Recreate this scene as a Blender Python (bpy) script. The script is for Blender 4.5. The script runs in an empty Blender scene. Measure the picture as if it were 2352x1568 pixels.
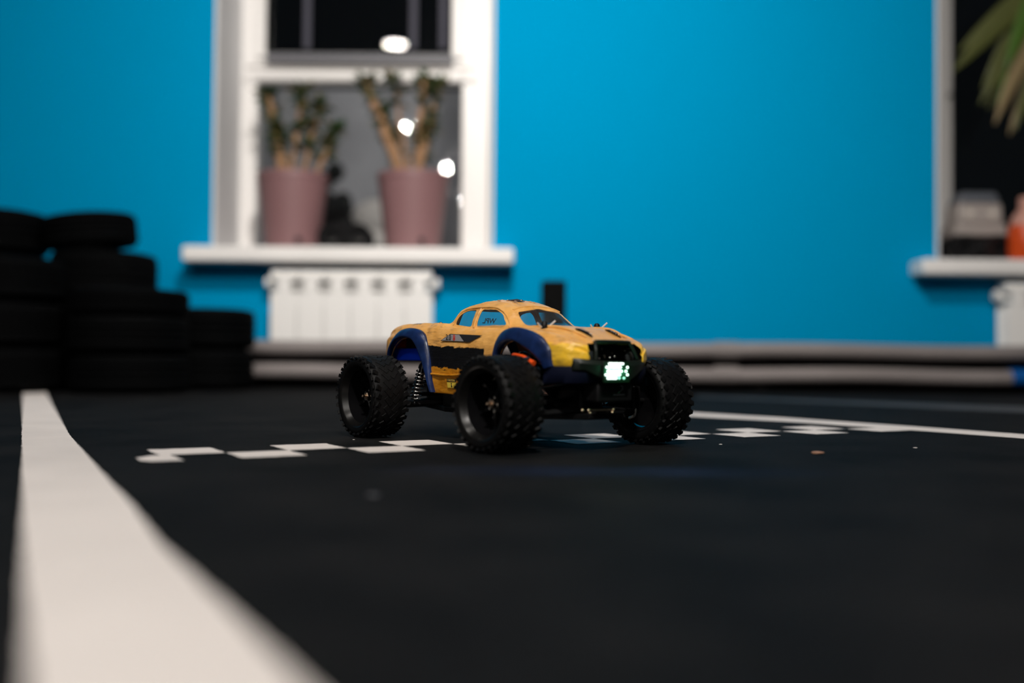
import bpy, bmesh, math, random
from mathutils import Vector, Matrix, noise
random.seed(7)
C = bpy.context.scene.collection
SC = bpy.context.scene

# ------------------------------------------------------------------ camera, world, exposure
FPX = 2287.0
CAMH = 0.1107
PITCH = math.atan(48 / FPX); ROLL = 0.008
cf = Vector((0, math.cos(PITCH), math.sin(PITCH))); r0 = Vector((1, 0, 0)); u0 = r0.cross(cf)
cr = r0 * math.cos(ROLL) + u0 * math.sin(ROLL); cu = u0 * math.cos(ROLL) - r0 * math.sin(ROLL)
cam_d = bpy.data.cameras.new('camera'); cam = bpy.data.objects.new('camera', cam_d); C.objects.link(cam)
cam.matrix_world = Matrix(((cr.x, cu.x, -cf.x, 0), (cr.y, cu.y, -cf.y, 0), (cr.z, cu.z, -cf.z, CAMH), (0, 0, 0, 1)))
cam_d.lens = 35.0; cam_d.sensor_width = 36.0; cam_d.clip_start = 0.02
cam_d.dof.use_dof = True; cam_d.dof.focus_distance = 1.42; cam_d.dof.aperture_fstop = 1.4
SC.camera = cam
w = bpy.data.worlds.new('night'); SC.world = w; w.use_nodes = True
w.node_tree.nodes['Background'].inputs[0].default_value = (0.002, 0.0025, 0.003, 1)
w.node_tree.nodes['Background'].inputs[1].default_value = 1.0
SC.view_settings.view_transform = 'Standard'; SC.view_settings.look = 'None'
SC.view_settings.gamma = 1; SC.view_settings.use_curve_mapping = False
SC.view_settings.exposure = 0.0
LAMP = 1.0        # strength of the ceiling lamps

def at(px, py, Y):
    """point of the place seen at a pixel, at distance Y from the camera"""
    d = cf + cr * ((px - 1176) / FPX) - cu * ((py - 784) / FPX)
    return Vector((0, 0, CAMH)) + d * (Y / d.y)
def ground(px, py, z=0.0):
    d = cf + cr * ((px - 1176) / FPX) - cu * ((py - 784) / FPX)
    return Vector((0, 0, CAMH)) + d * ((z - CAMH) / d.z)

# ------------------------------------------------------------------ materials
MATS = {}
def mat(name, col, rough=0.6, metal=0.0, spec=0.5, emit=None, estr=0.0, noise_amt=0.0, noise_scale=20.0,
        bump=0.0, bump_scale=80.0, coat=0.0, trans=0.0, ior=1.45, sheen=0.0):
    if name in MATS: return MATS[name]
    m = bpy.data.materials.new(name); m.use_nodes = True; nt = m.node_tree
    b = nt.nodes['Principled BSDF']
    b.inputs['Base Color'].default_value = (*col, 1)
    b.inputs['Roughness'].default_value = rough; b.inputs['Metallic'].default_value = metal
    b.inputs['Specular IOR Level'].default_value = spec; b.inputs['IOR'].default_value = ior
    b.inputs['Coat Weight'].default_value = coat; b.inputs['Transmission Weight'].default_value = trans
    if emit:
        b.inputs['Emission Color'].default_value = (*emit, 1); b.inputs['Emission Strength'].default_value = estr
    tc = nt.nodes.new('ShaderNodeTexCoord')
    if noise_amt > 0:
        n = nt.nodes.new('ShaderNodeTexNoise'); n.inputs['Scale'].default_value = noise_scale; n.inputs['Detail'].default_value = 6
        nt.links.new(tc.outputs['Object'], n.inputs['Vector'])
        r = nt.nodes.new('ShaderNodeMapRange'); r.inputs['From Min'].default_value = 0.3; r.inputs['From Max'].default_value = 0.7
        r.inputs['To Min'].default_value = 1 - noise_amt; r.inputs['To Max'].default_value = 1 + noise_amt
        nt.links.new(n.outputs['Fac'], r.inputs['Value'])
        x = nt.nodes.new('ShaderNodeVectorMath'); x.operation = 'SCALE'; x.inputs[0].default_value = col
        nt.links.new(r.outputs[0], x.inputs['Scale']); nt.links.new(x.outputs[0], b.inputs['Base Color'])
    if bump > 0:
        n = nt.nodes.new('ShaderNodeTexNoise'); n.inputs['Scale'].default_value = bump_scale; n.inputs['Detail'].default_value = 8
        nt.links.new(tc.outputs['Object'], n.inputs['Vector'])
        bp = nt.nodes.new('ShaderNodeBump'); bp.inputs['Strength'].default_value = bump; bp.inputs['Distance'].default_value = 0.002
        nt.links.new(n.outputs['Fac'], bp.inputs['Height']); nt.links.new(bp.outputs[0], b.inputs['Normal'])
    MATS[name] = m
    return m

def glass_mat(name, tint, fac_rough=0.0, ior=1.5, opacity=0.0, dust=(0.3, 0.3, 0.3)):
    """thin pane: clear with a fresnel reflection, optional dusty film"""
    m = bpy.data.materials.new(name); m.use_nodes = True; nt = m.node_tree; nt.nodes.clear()
    out = nt.nodes.new('ShaderNodeOutputMaterial'); tr = nt.nodes.new('ShaderNodeBsdfTransparent'); tr.inputs[0].default_value = (*tint, 1)
    gl = nt.nodes.new('ShaderNodeBsdfGlossy'); gl.inputs['Roughness'].default_value = fac_rough
    fr = nt.nodes.new('ShaderNodeFresnel'); fr.inputs[0].default_value = ior
    ge = nt.nodes.new('ShaderNodeNewGeometry'); mr = nt.nodes.new('ShaderNodeMapRange')      # a thin pane reflects alike from both sides
    mr.inputs['To Min'].default_value = ior; mr.inputs['To Max'].default_value = 1/ior
    nt.links.new(ge.outputs['Backfacing'], mr.inputs['Value']); nt.links.new(mr.outputs[0], fr.inputs[0])
    mx = nt.nodes.new('ShaderNodeMixShader'); nt.links.new(fr.outputs[0], mx.inputs[0])
    nt.links.new(tr.outputs[0], mx.inputs[1]); nt.links.new(gl.outputs[0], mx.inputs[2])
    last = mx
    if opacity > 0:
        df = nt.nodes.new('ShaderNodeBsdfDiffuse'); df.inputs[0].default_value = (*dust, 1)
        n = nt.nodes.new('ShaderNodeTexNoise'); n.inputs['Scale'].default_value = 60; n.inputs['Detail'].default_value = 5
        tc = nt.nodes.new('ShaderNodeTexCoord'); nt.links.new(tc.outputs['Object'], n.inputs['Vector'])
        ma = nt.nodes.new('ShaderNodeMath'); ma.operation = 'MULTIPLY'; ma.inputs[1].default_value = opacity * 2
        nt.links.new(n.outputs['Fac'], ma.inputs[0])
        m2 = nt.nodes.new('ShaderNodeMixShader'); nt.links.new(ma.outputs[0], m2.inputs[0])
        nt.links.new(mx.outputs[0], m2.inputs[1]); nt.links.new(df.outputs[0], m2.inputs[2]); last = m2
    nt.links.new(last.outputs[0], out.inputs[0])
    return m

# ------------------------------------------------------------------ geometry helpers
def put(name, bm, m, parent=None, smooth=True, bevel=0.0, angle=40):
    me = bpy.data.meshes.new(name); bmesh.ops.recalc_face_normals(bm, faces=bm.faces)
    bm.to_mesh(me); bm.free()
    for mm in (m if isinstance(m, (list, tuple)) else [m]): me.materials.append(mm)
    o = bpy.data.objects.new(name, me); C.objects.link(o)
    if parent: o.parent = parent
    if smooth:
        for p in me.polygons: p.use_smooth = True
        me.set_sharp_from_angle(angle=math.radians(angle))
    if bevel > 0:
        md = o.modifiers.new('edge', 'BEVEL'); md.width = bevel; md.segments = 3; md.limit_method = 'ANGLE'; md.angle_limit = math.radians(35)
    return o
def tag(o, label, cat, group=None, kind=None):
    if label: o['label'] = label
    if cat: o['category'] = cat
    if group: o['group'] = group
    if kind: o['kind'] = kind
    return o
def thing(name, loc, rz=0.0, label=None, cat=None, group=None, kind=None):
    o = bpy.data.objects.new(name, None); C.objects.link(o); o.location = loc; o.rotation_euler = (0, 0, rz)
    o.empty_display_size = 0.05
    return tag(o, label, cat, group, kind)
def struct(o): o['kind'] = 'structure'; return o
def copy_tree(o, parent=None):
    c = o.copy(); C.objects.link(c)
    if parent: c.parent = parent
    for ch in list(o.children): copy_tree(ch, c)
    return c
def box(bm, x0, x1, y0, y1, z0, z1, M=None):
    vs = [bm.verts.new(Vector(p)) for p in ((x0,y0,z0),(x1,y0,z0),(x1,y1,z0),(x0,y1,z0),(x0,y0,z1),(x1,y0,z1),(x1,y1,z1),(x0,y1,z1))]
    if M:
        for v in vs: v.co = M @ v.co
    for f in ((0,3,2,1),(4,5,6,7),(0,1,5,4),(1,2,6,5),(2,3,7,6),(3,0,4,7)): bm.faces.new([vs[i] for i in f])
    return vs
def taper(bm, c, sx0, sy0, sx1, sy1, z0, z1, dx=0, dy=0):
    a = [bm.verts.new((c[0]+i*sx0/2, c[1]+j*sy0/2, z0)) for i, j in ((-1,-1),(1,-1),(1,1),(-1,1))]
    b = [bm.verts.new((c[0]+dx+i*sx1/2, c[1]+dy+j*sy1/2, z1)) for i, j in ((-1,-1),(1,-1),(1,1),(-1,1))]
    bm.faces.new(a[::-1]); bm.faces.new(b)
    for k in range(4): bm.faces.new((a[k], a[(k+1)%4], b[(k+1)%4], b[k]))
def lathe(bm, prof, n=48, M=None, close=False):
    """prof: list of (r, z) about the z axis"""
    M = M or Matrix.Identity(4); rings = []
    for r, z in prof:
        if r < 1e-6: rings.append([bm.verts.new(M @ Vector((0, 0, z)))] )
        else: rings.append([bm.verts.new(M @ Vector((r*math.cos(2*math.pi*k/n), r*math.sin(2*math.pi*k/n), z))) for k in range(n)])
    pairs = list(zip(rings, rings[1:])) + ([(rings[-1], rings[0])] if close else [])
    for a, b in pairs:
        for k in range(n):
            k2 = (k+1) % n
            if len(a) == 1 and len(b) == 1: continue
            if len(a) == 1: bm.faces.new((a[0], b[k], b[k2]))
            elif len(b) == 1: bm.faces.new((a[k], a[k2], b[0]))
            else: bm.faces.new((a[k], a[k2], b[k2], b[k]))
def tube(bm, pts, r, n=10, cap=True):
    pts = [Vector(p) for p in pts]; rs = r if isinstance(r, (list, tuple)) else [r]*len(pts)
    rings = []; up = Vector((0.13, 0.27, 1)).normalized()
    for i, p in enumerate(pts):
        t = (pts[min(i+1, len(pts)-1)] - pts[max(i-1, 0)]).normalized()
        a = t.cross(up)
        if a.length < 1e-3: a = t.cross(Vector((1, 0, 0)))
        a.normalize(); b = t.cross(a).normalized()
        rings.append([bm.verts.new(p + (a*math.cos(2*math.pi*k/n) + b*math.sin(2*math.pi*k/n))*rs[i]) for k in range(n)])
    for a, b in zip(rings, rings[1:]):
        for k in range(n): bm.faces.new((a[k], a[(k+1)%n], b[(k+1)%n], b[k]))
    if cap: bm.faces.new(rings[0][::-1]); bm.faces.new(rings[-1])
def ball(bm, c, r, sx=1, sy=1, sz=1, seg=12):
    bmesh.ops.create_uvsphere(bm, u_segments=seg, v_segments=max(6, seg//2), radius=1,
        matrix=Matrix.Translation(c) @ Matrix.Diagonal((r*sx, r*sy, r*sz, 1)))
def cyl(bm, p, q, r, n=16, r2=None): tube(bm, [p, q], [r, r2 if r2 is not None else r], n)
def prism(bm, poly, depth_vec):
    a = [bm.verts.new(Vector(p)) for p in poly]; d = Vector(depth_vec); b = [bm.verts.new(Vector(p)+d) for p in poly]
    bm.faces.new(a[::-1]); bm.faces.new(b); n = len(a)
    for k in range(n): bm.faces.new((a[k], a[(k+1)%n], b[(k+1)%n], b[k]))
def interp(xs, ys, x):
    """monotone cubic through (xs, ys)"""
    n = len(xs)
    if x <= xs[0]: return ys[0]
    if x >= xs[-1]: return ys[-1]
    d = [(ys[i+1]-ys[i])/(xs[i+1]-xs[i]) for i in range(n-1)]
    m = [0.0]*n; m[0] = d[0]; m[-1] = d[-1]
    for i in range(1, n-1): m[i] = 0 if d[i-1]*d[i] <= 0 else 2*d[i-1]*d[i]/(d[i-1]+d[i])
    i = max(k for k in range(n-1) if xs[k] <= x); h = xs[i+1]-xs[i]; t = (x-xs[i])/h
    return ((2*t**3-3*t**2+1)*ys[i] + (t**3-2*t**2+t)*h*m[i] + (-2*t**3+3*t**2)*ys[i+1] + (t**3-t**2)*h*m[i+1])
def catmull(pts, sub):
    out = []; n = len(pts)
    for i in range(n-1):
        p0, p1, p2, p3 = pts[max(i-1,0)], pts[i], pts[i+1], pts[min(i+2,n-1)]
        for s in range(sub):
            t = s/sub
            out.append(tuple(0.5*((2*b)+(-a+c)*t+(2*a-5*b+4*c-d)*t*t+(-a+3*b-3*c+d)*t**3) for a,b,c,d in zip(p0,p1,p2,p3)))
    out.append(tuple(pts[-1])); return out
def text_mesh(name, s, size, m, parent, M, extrude=0.0001, bold=0.0):
    cu_ = bpy.data.curves.new(name, 'FONT'); cu_.body = s; cu_.size = size; cu_.extrude = extrude; cu_.align_x = 'CENTER'; cu_.align_y = 'CENTER'
    cu_.offset = bold
    t = bpy.data.objects.new(name + '_src', cu_); C.objects.link(t)
    dg = bpy.context.evaluated_depsgraph_get(); me = bpy.data.meshes.new_from_object(t.evaluated_get(dg))
    bpy.data.objects.remove(t); me.materials.clear(); me.materials.append(m); me.transform(M); me.name = name
    o = bpy.data.objects.new(name, me); C.objects.link(o)
    if parent: o.parent = parent
    return o

# ------------------------------------------------------------------ the room
YW = 4.30      # blue wall face
YG = 4.70      # window frames
CEIL = 3.0
def wall_material():
    m = mat('blue_wall_paint', (0.0, 0.280, 0.54), rough=0.9, spec=0.0, bump=0.15, bump_scale=60)
    return m
M_wall = wall_material()
M_white = mat('white_paint', (0.88, 0.86, 0.84), rough=0.45, noise_amt=0.03, noise_scale=4)
M_cream = mat('room_plaster', (0.55, 0.54, 0.53), rough=0.9, noise_amt=0.05, noise_scale=2)
M_dim = mat('dim_room_paint', (.035, .045, .05), rough=.9)
M_ceil = mat('ceiling_white', (0.14, 0.14, 0.15), rough=0.9, noise_amt=0.03, noise_scale=3)

def floor_material():
    m = bpy.data.materials.new('black_track_surface'); m.use_nodes = True; nt = m.node_tree; b = nt.nodes['Principled BSDF']
    tc = nt.nodes.new('ShaderNodeTexCoord')
    def nz(scale, detail=6, vec=None):
        n = nt.nodes.new('ShaderNodeTexNoise'); n.inputs['Scale'].default_value = scale; n.inputs['Detail'].default_value = detail
        nt.links.new(vec or tc.outputs['Object'], n.inputs['Vector']); return n.outputs['Fac']
    def ramp(fac, a, b2, c0, c1):
        r = nt.nodes.new('ShaderNodeValToRGB'); r.color_ramp.elements[0].position = a; r.color_ramp.elements[1].position = b2
        r.color_ramp.elements[0].color = (*c0, 1); r.color_ramp.elements[1].color = (*c1, 1); nt.links.new(fac, r.inputs[0]); return r.outputs[0]
    base = ramp(nz(7), 0.35, 0.7, (0.0038, 0.0042, 0.0046), (0.0105, 0.0103, 0.0103))
    grit = ramp(nz(420, 3), 0.55, 0.8, (0, 0, 0), (0.02, 0.02, 0.021))
    add = nt.nodes.new('ShaderNodeMix'); add.data_type = 'RGBA'; add.blend_type = 'ADD'; add.inputs[0].default_value = 1
    nt.links.new(base, add.inputs[6]); nt.links.new(grit, add.inputs[7])
    # a faint blue patch blended into the floor colour before the truck
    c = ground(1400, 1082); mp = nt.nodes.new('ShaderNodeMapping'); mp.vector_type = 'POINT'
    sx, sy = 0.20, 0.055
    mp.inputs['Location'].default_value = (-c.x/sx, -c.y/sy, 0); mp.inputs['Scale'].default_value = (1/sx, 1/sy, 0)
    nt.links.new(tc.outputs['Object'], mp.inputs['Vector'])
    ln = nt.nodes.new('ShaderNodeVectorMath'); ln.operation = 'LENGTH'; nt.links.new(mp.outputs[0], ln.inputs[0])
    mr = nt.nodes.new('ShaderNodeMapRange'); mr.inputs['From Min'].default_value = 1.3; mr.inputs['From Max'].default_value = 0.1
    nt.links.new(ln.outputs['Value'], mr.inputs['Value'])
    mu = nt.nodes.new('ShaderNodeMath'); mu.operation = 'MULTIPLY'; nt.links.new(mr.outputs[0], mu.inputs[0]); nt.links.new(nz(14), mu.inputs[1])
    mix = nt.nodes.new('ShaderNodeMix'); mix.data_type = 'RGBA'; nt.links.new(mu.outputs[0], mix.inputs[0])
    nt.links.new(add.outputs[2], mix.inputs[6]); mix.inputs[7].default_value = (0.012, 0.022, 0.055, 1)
    nt.links.new(mix.outputs[2], b.inputs['Base Color'])
    b.inputs['Roughness'].default_value = 0.75; b.inputs['Specular IOR Level'].default_value = 0.03
    bp = nt.nodes.new('ShaderNodeBump'); bp.inputs['Strength'].default_value = 0.5; bp.inputs['Distance'].default_value = 0.0015
    nt.links.new(nz(260, 5), bp.inputs['Height']); nt.links.new(bp.outputs[0], b.inputs['Normal'])
    return m
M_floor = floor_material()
M_paint = mat('white_track_paint', (0.76, 0.70, 0.66), rough=0.6, spec=0.25, noise_amt=0.05, noise_scale=9, bump=0.35, bump_scale=45)

RX0, RX1, RY0 = -3.6, 3.3, -8.5
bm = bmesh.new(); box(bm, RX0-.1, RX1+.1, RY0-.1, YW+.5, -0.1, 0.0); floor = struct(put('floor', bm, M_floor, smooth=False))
bm = bmesh.new(); box(bm, RX0-.1, RX1+.1, RY0-.1, YW+.5, CEIL, CEIL+.1); struct(put('ceiling', bm, M_ceil, smooth=False))
bm = bmesh.new(); box(bm, RX0-.1, RX0, RY0, YW+.5, 0, CEIL); struct(put('wall_left', bm, M_dim, smooth=False))
bm = bmesh.new(); box(bm, RX1, RX1+.1, RY0, YW+.5, 0, CEIL); struct(put('wall_right', bm, M_dim, smooth=False))
bm = bmesh.new(); box(bm, RX0-.1, RX1+.1, RY0-.1, RY0, 0, CEIL); struct(put('wall_back', bm, M_cream, smooth=False))

# window openings in the blue wall (x0, x1, z0, z1)
W1 = (at(490, 400, YW).x, at(1133, 400, YW).x, 0.555, 2.45)
W2 = (at(2150, 400, YW).x, at(2150, 400, YW).x + 1.22, 0.525, 2.45)
bm = bmesh.new()
xs = [RX0-.1, W1[0], W1[1], W2[0], W2[1], RX1+.1]
box(bm, xs[0], xs[1], YW, YG+.1, 0, CEIL); box(bm, xs[2], xs[3], YW, YG+.1, 0, CEIL); box(bm, xs[4], xs[5], YW, YG+.1, 0, CEIL)
for W in (W1, W2):
    box(bm, W[0], W[1], YW, YG+.1, 0, W[2]); box(bm, W[0], W[1], YW, YG+.1, W[3], CEIL)
wall = struct(put('wall_front', bm, M_wall, smooth=False))
M_reveal = mat('white_reveal', (0.72, 0.72, 0.73), rough=0.6)
M_glass = glass_mat('window_glass', (0.93, 0.95, 0.96), ior=1.62)
M_frame = mat('window_frame_white', (0.85, 0.83, 0.81), rough=0.35)

def window(n, W, zrail0, zrail1, lowglass, upglass, sill_top, sx0, sx1):
    root = thing('window_%d' % n, ((W[0]+W[1])/2, YG, sill_top)); struct(root)
    O = root.location.copy(); inv = Matrix.Translation(-O)
    def P(name, bm, m, **k):
        bmesh.ops.transform(bm, matrix=inv, verts=bm.verts); return put(name, bm, m, root, **k)
    t = .012
    bm = bmesh.new(); box(bm, W[0], W[0]+t, YW-.004, YG, W[2], W[3]); box(bm, W[1]-t, W[1], YW-.004, YG, W[2], W[3]); box(bm, W[0]+t, W[1]-t, YW-.004, YG, W[3]-t, W[3])
    P('window_reveal', bm, M_reveal, smooth=False)
    # fixed frame with mullions
    bm = bmesh.new(); a, b = W[0]+t, W[1]-t; zb = sill_top-.01; zt = W[3]-t
    box(bm, a, lowglass[0], YG-.03, YG+.04, zb, zt); box(bm, lowglass[1], b, YG-.03, YG+.04, zb, zt)
    box(bm, lowglass[0], lowglass[1], YG-.03, YG+.04, zrail0, zrail1); box(bm, lowglass[0], lowglass[1], YG-.03, YG+.04, zb, zb+.045)
    box(bm, lowglass[0], lowglass[1], YG-.03, YG+.04, zt-.05, zt)
    P('window_frame', bm, M_frame, smooth=False, bevel=.006)
    bm = bmesh.new(); box(bm, lowglass[0]+.001, upglass[0], YG-.055, YG-.031, zrail1, zt); box(bm, upglass[1], lowglass[1]-.001, YG-.055, YG-.031, zrail1, zt)
    box(bm, upglass[0], upglass[1], YG-.055, YG-.031, zrail1, zrail1+.02); box(bm, upglass[0], upglass[1], YG-.055, YG-.031, zt-.06, zt)
    P('window_sash', bm, M_frame, smooth=False, bevel=.005)
    for z0, z1 in ((zb+.045, zrail0), (zrail1, zt-.05)):
        bm = bmesh.new(); y = YG+.01
        bm.faces.new([bm.verts.new(p) for p in ((lowglass[0], y, z0), (lowglass[1], y, z0), (lowglass[1], y, z1), (lowglass[0], y, z1))])
        P('window_pane', bm, M_glass, smooth=False)
    bm = bmesh.new(); box(bm, sx0, sx1, YW-.15, YW-.002, sill_top-.066, sill_top); box(bm, W[0]+t, W[1]-t, YW-.002, YG-.03, sill_top-.03, sill_top-.0005)
    P('window_sill', bm, M_white, smooth=True, bevel=.012)
    return root
s1 = at(800, 566, YW-.15).z; s2 = at(2240, 594, YW-.15).z
zr0 = at(825, 193, YG).z; zr1 = at(825, 140, YG).z
window(1, W1, zr0, zr1, (at(593, 300, YG).x, at(1062, 300, YG).x), (at(616, 60, YG).x, at(1040, 60, YG).x), s1, at(416, 590, YW-.15).x, at(1180, 590, YW-.15).x)
W2f = (at(2181, 300, YG).x, at(2181, 300, YG).x + .95)
window(2, W2, 2.2, 2.25, W2f, (W2f[0]+.02, W2f[1]-.02), s2, at(2121, 610, YW-.15).x, at(2121, 610, YW-.15).x + 1.36)

# night outside: ground, and added forms that give the lower pane its blurred tones
M_yard = mat('grey_yard', (0.34, 0.34, 0.36), rough=0.95, noise_amt=0.15, noise_scale=3)
bm = bmesh.new(); box(bm, -3.6, 1.2, 7.0, 7.2, -.3, at(820, 205, 7.0).z); box(bm, -3.6, 1.2, 6.96, 6.999, -.3, .68)
yw = put('pane_backing', bm, M_yard, smooth=False); tag(yw, 'grey backing added outside behind the lower pane of the left window', 'backing')  # slab added to give the lower pane its grey
bm = bmesh.new(); box(bm, -4, 5, YG+.11, 10, -.4, -.3); yg = struct(put('yard_ground', bm, M_yard, smooth=False))
yg.name = 'trim_9'
bm = bmesh.new()
for k in range(60):
    t = random.random(); a = random.random()*6.28; r = .26*(1-t)**.4*random.random()**.5
    ball(bm, Vector((-1.12+r*math.cos(a), 6.1+r*math.sin(a)*.6, -.3+1.6*t)), .11*(1-.5*t), seg=8)
tag(put('dark_form', bm, mat('dark_form_black', (.004, .006, .006), rough=.9)), 'black form added outside, seen between the two mauve pots', 'dark form')  # added for the dark patch in the pane
bm = bmesh.new()
for k, (x, z, s) in enumerate(((-.6, .45, .2), (-.66, .30, .2), (-.42, .28, .2), (-.5, .0, .25), (-.65, -.05, .25), (-.35, -.05, .25), (-.5, -.3, .27), (-.65, -.55, .27), (-.35, -.55, .27))): ball(bm, Vector((x-.30, 6.68, z+.60)), s, sz=.75, sy=.8, seg=16)
tag(put('pale_form', bm, mat('pale_filler', (.62, .58, .55), rough=.8, bump=.4, bump_scale=9)), 'pale form added outside in front of the grey backing', 'pale_filler')  # added for the pale patch in the pane
yl = bpy.data.lights.new('yard_fill_light', 'AREA'); yl.energy = 14; yl.size = .4; yl.color = (1, .93, .86)  # added fill light for the forms outside the window
ylo = bpy.data.objects.new('yard_fill_light', yl); C.objects.link(ylo); ylo.location = (-.2, 5.0, 3.2); ylo.rotation_euler = (math.radians(28), 0, math.radians(10))

# ------------------------------------------------------------------ ceiling lamps
def lamp(x, y, r, strength, label, group=None):
    root = thing('ceiling_lamp', (x, y, CEIL), 0, label, 'ceiling lamp', group)
    bm = bmesh.new(); lathe(bm, [(r, 0), (r+.012, -.004), (r+.016, -.012), (r+.01, -.02), (r, -.02), (r, -.012)], 40); put('lamp_ring', bm, M_white, root)
    m = mat('lamp_glow_%g' % strength, (.9, .9, .9), emit=(1.0, .93, .86), estr=strength*LAMP)
    bm = bmesh.new(); lathe(bm, [(0, -.013), (r, -.013)], 40); bmesh.ops.reverse_faces(bm, faces=bm.faces)
    me = put('lamp_diffuser', bm, m, root, smooth=False)
    return root
def mirrored(px, py, z):
    """where a lamp at height z hangs so that the window glass mirrors it at that pixel"""
    q = at(px, py, 1.0); D = (z-CAMH)/(q.z-CAMH); return q.x*D, 2*(YG+.01)-D
x, y = mirrored(908, 101, CEIL-.013); lamp(x, y, .10, 150, 'round ceiling lamp mirrored in the upper pane of the left window', 'round ceiling lamps')
def bulb(x, y, r, strength, label):
    root = thing('globe_lamp', (x, y, CEIL), 0, label, 'globe lamp')
    bm = bmesh.new(); lathe(bm, [(0, -.001), (.035, -.001), (.035, -.02), (.012, -.03), (.012, -.15+r*.9), (0, -.15+r*.9)], 24); put('lamp_stem', bm, M_white, root)
    bm = bmesh.new(); ball(bm, Vector((0, 0, -.15)), r, seg=24); put('lamp_globe', bm, mat('globe_glow_%g' % strength, (.9, .9, .9), emit=(1.0, .95, .88), estr=strength*LAMP), root)
for px, py, st, lb in ((938, 289, 800, 'small globe lamp mirrored as the upper round glint in the left window'), (1025, 385, 700, 'small globe lamp mirrored as the lower round glint in the left window'), (1043, 462, 420, 'small globe lamp mirrored as the faint glint beside the right mauve pot')):
    x, y = mirrored(px, py, CEIL-.15); bulb(x, max(y, RY0+.4), .045, st, lb)
def spotlight(x, y, tx, ty, tz, r, strength, label, hood=.03):  # added lamps out of view that brighten the wall and the truck
    root = thing('added_spotlight', (x, y, CEIL), 0, label, 'spotlight'); z = -.16
    d = (Vector((tx, ty, tz)) - Vector((x, y, CEIL+z))).normalized(); Q = Matrix.Translation((0, 0, z)) @ d.to_track_quat('Z', 'Y').to_matrix().to_4x4()
    bm = bmesh.new(); lathe(bm, [(0, 0), (.03, 0), (.03, -.015), (.008, -.02), (.008, -.1), (0, -.1)], 24); put('lamp_stem', bm, M_white, root)
    bm = bmesh.new(); lathe(bm, [(0, -.06), (r*.8, -.06), (r+.012, .03), (r+.012, .03+hood), (r+.004, .03+hood), (r+.002, .03), (0, .029)], 40, M=Q); put('lamp_housing', bm, M_white, root)
    bm = bmesh.new(); lathe(bm, [(0, .034), (r-.002, .034)], 40, M=Q); put('lamp_face', bm, mat('spot_glow_%g' % strength, (.9, .9, .9), emit=(1.0, .94, .88), estr=strength*LAMP), root, smooth=False)
spotlight(.05, 1.3, -.15, 4.3, 1.0, .08, 1850, 'unseen ceiling spotlight added to light the blue wall between the windows', .085)
spotlight(.2, -1.2, -.1, 1.9, .1, .08, 1600, 'unseen ceiling spotlight added behind the camera to light the truck')

# ------------------------------------------------------------------ painted marks on the track (pattern of the floor)
def flat(name, polys, z=.0008, m=None, jitter=.0):
    bm = bmesh.new()
    for poly in polys:
        pts = []
        for i in range(len(poly)):
            a = Vector((*poly[i][:2], 0)); b = Vector((*poly[(i+1) % len(poly)][:2], 0)); n = max(1, int((b-a).length/.006)) if jitter else 1
            n = min(n, 300)
            for k in range(n):
                p = a.lerp(b, k/n)
                if jitter: p += Vector((noise.noise(p*90), noise.noise(p*90+Vector((7, 3, 1))), 0))*jitter
                pts.append(bm.verts.new((p.x, p.y, z)))
        bm.faces.new(pts)
    bmesh.ops.triangulate(bm, faces=bm.faces)
    return put(name, bm, m or M_paint, floor, smooth=False)
L = [(52,903),(51,940),(50,1000),(50,1080),(51,1250),(58,1400),(66,1567),(72,1700),(80,1900)]
R = [(1000,1900),(800,1690),(690,1567),(540,1415),(370,1250),(295,1150),(240,1092),(195,1040),(160,1000),(135,955),(118,925),(105,900)]
flat('painted_line', [[ground(*p) for p in L+R]], jitter=.0016)
A0 = Vector((-.405, 1.149, 0)); ang = math.radians(30.2); ea = Vector((math.cos(ang), math.sin(ang), 0)); eb = Vector((-ea.y, ea.x, 0))
ts, tw = .0758, .078
polys = []
for k in range(0, 16):
    s = k*ts
    if k % 2 == 0: q = [(s, 0), (s+ts, 0), (s+ts, tw), (s, tw)]
    else: q = [(s, -tw*.93), (s+ts, -tw*.93), (s+ts, 0), (s, 0)]
    polys.append([A0 + ea*a + eb*b for a, b in q])
polys.append([A0 + ea*a + eb*b for a, b in ((-.022, -tw*.9), (.012, -tw*.93), (.012, 0), (-.008, 0), (-.030, -tw*.3), (-.030, -tw*.7))] )
flat('checkered_stripe', polys, jitter=.0022)
lw = [(1440,941,949),(1570,947,955.5),(1800,960,968),(2100,980,989),(2352,998,1008),(2700,1024,1036)]
flat('painted_line', [[ground(a, b) for a, b, c in lw] + [ground(a, c) for a, b, c in lw[::-1]]], jitter=.0008)
M_faint = mat('worn_grey_paint', (.04, .04, .043), rough=.7, noise_amt=.3, noise_scale=8)
lw = [(1600,909,912),(1900,920,926),(2352,934,948),(2600,944,962)]
flat('painted_line', [[ground(a, b) for a, b, c in lw] + [ground(a, c) for a, b, c in lw[::-1]]], m=M_faint)
# crumbs on the track
for (px, py, s, mm, nm, lb) in ((1878, 1042, .008, mat('orange_chip', (.35, .19, .12)), 'paint_chip', 'small orange chip lying on the track right of the truck'),
        (2102, 1029, .003, M_paint, 'crumb', 'tiny white crumb on the track at right'), (1655, 1021, .0025, M_paint, 'crumb', 'tiny white crumb near the far front tyre'),
        (858, 1140, .006, mat('grey_crumb', (.07, .07, .08)), 'crumb', 'grey crumb on the track below the front left tyre'), (812, 1010, .0018, M_paint, 'crumb', 'tiny white crumb beside the rear tyre')):
    p = ground(px, py); bm = bmesh.new(); bmesh.ops.create_icosphere(bm, subdivisions=2, radius=1, matrix=Matrix.Diagonal((s, s*.8, s*.22, 1)))
    for v in bm.verts: v.co *= 1 + .25*noise.noise(v.co*300)
    o = put(nm, bm, mm); o.location = (p.x, p.y, s*.2); tag(o, lb, 'crumb')

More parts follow.
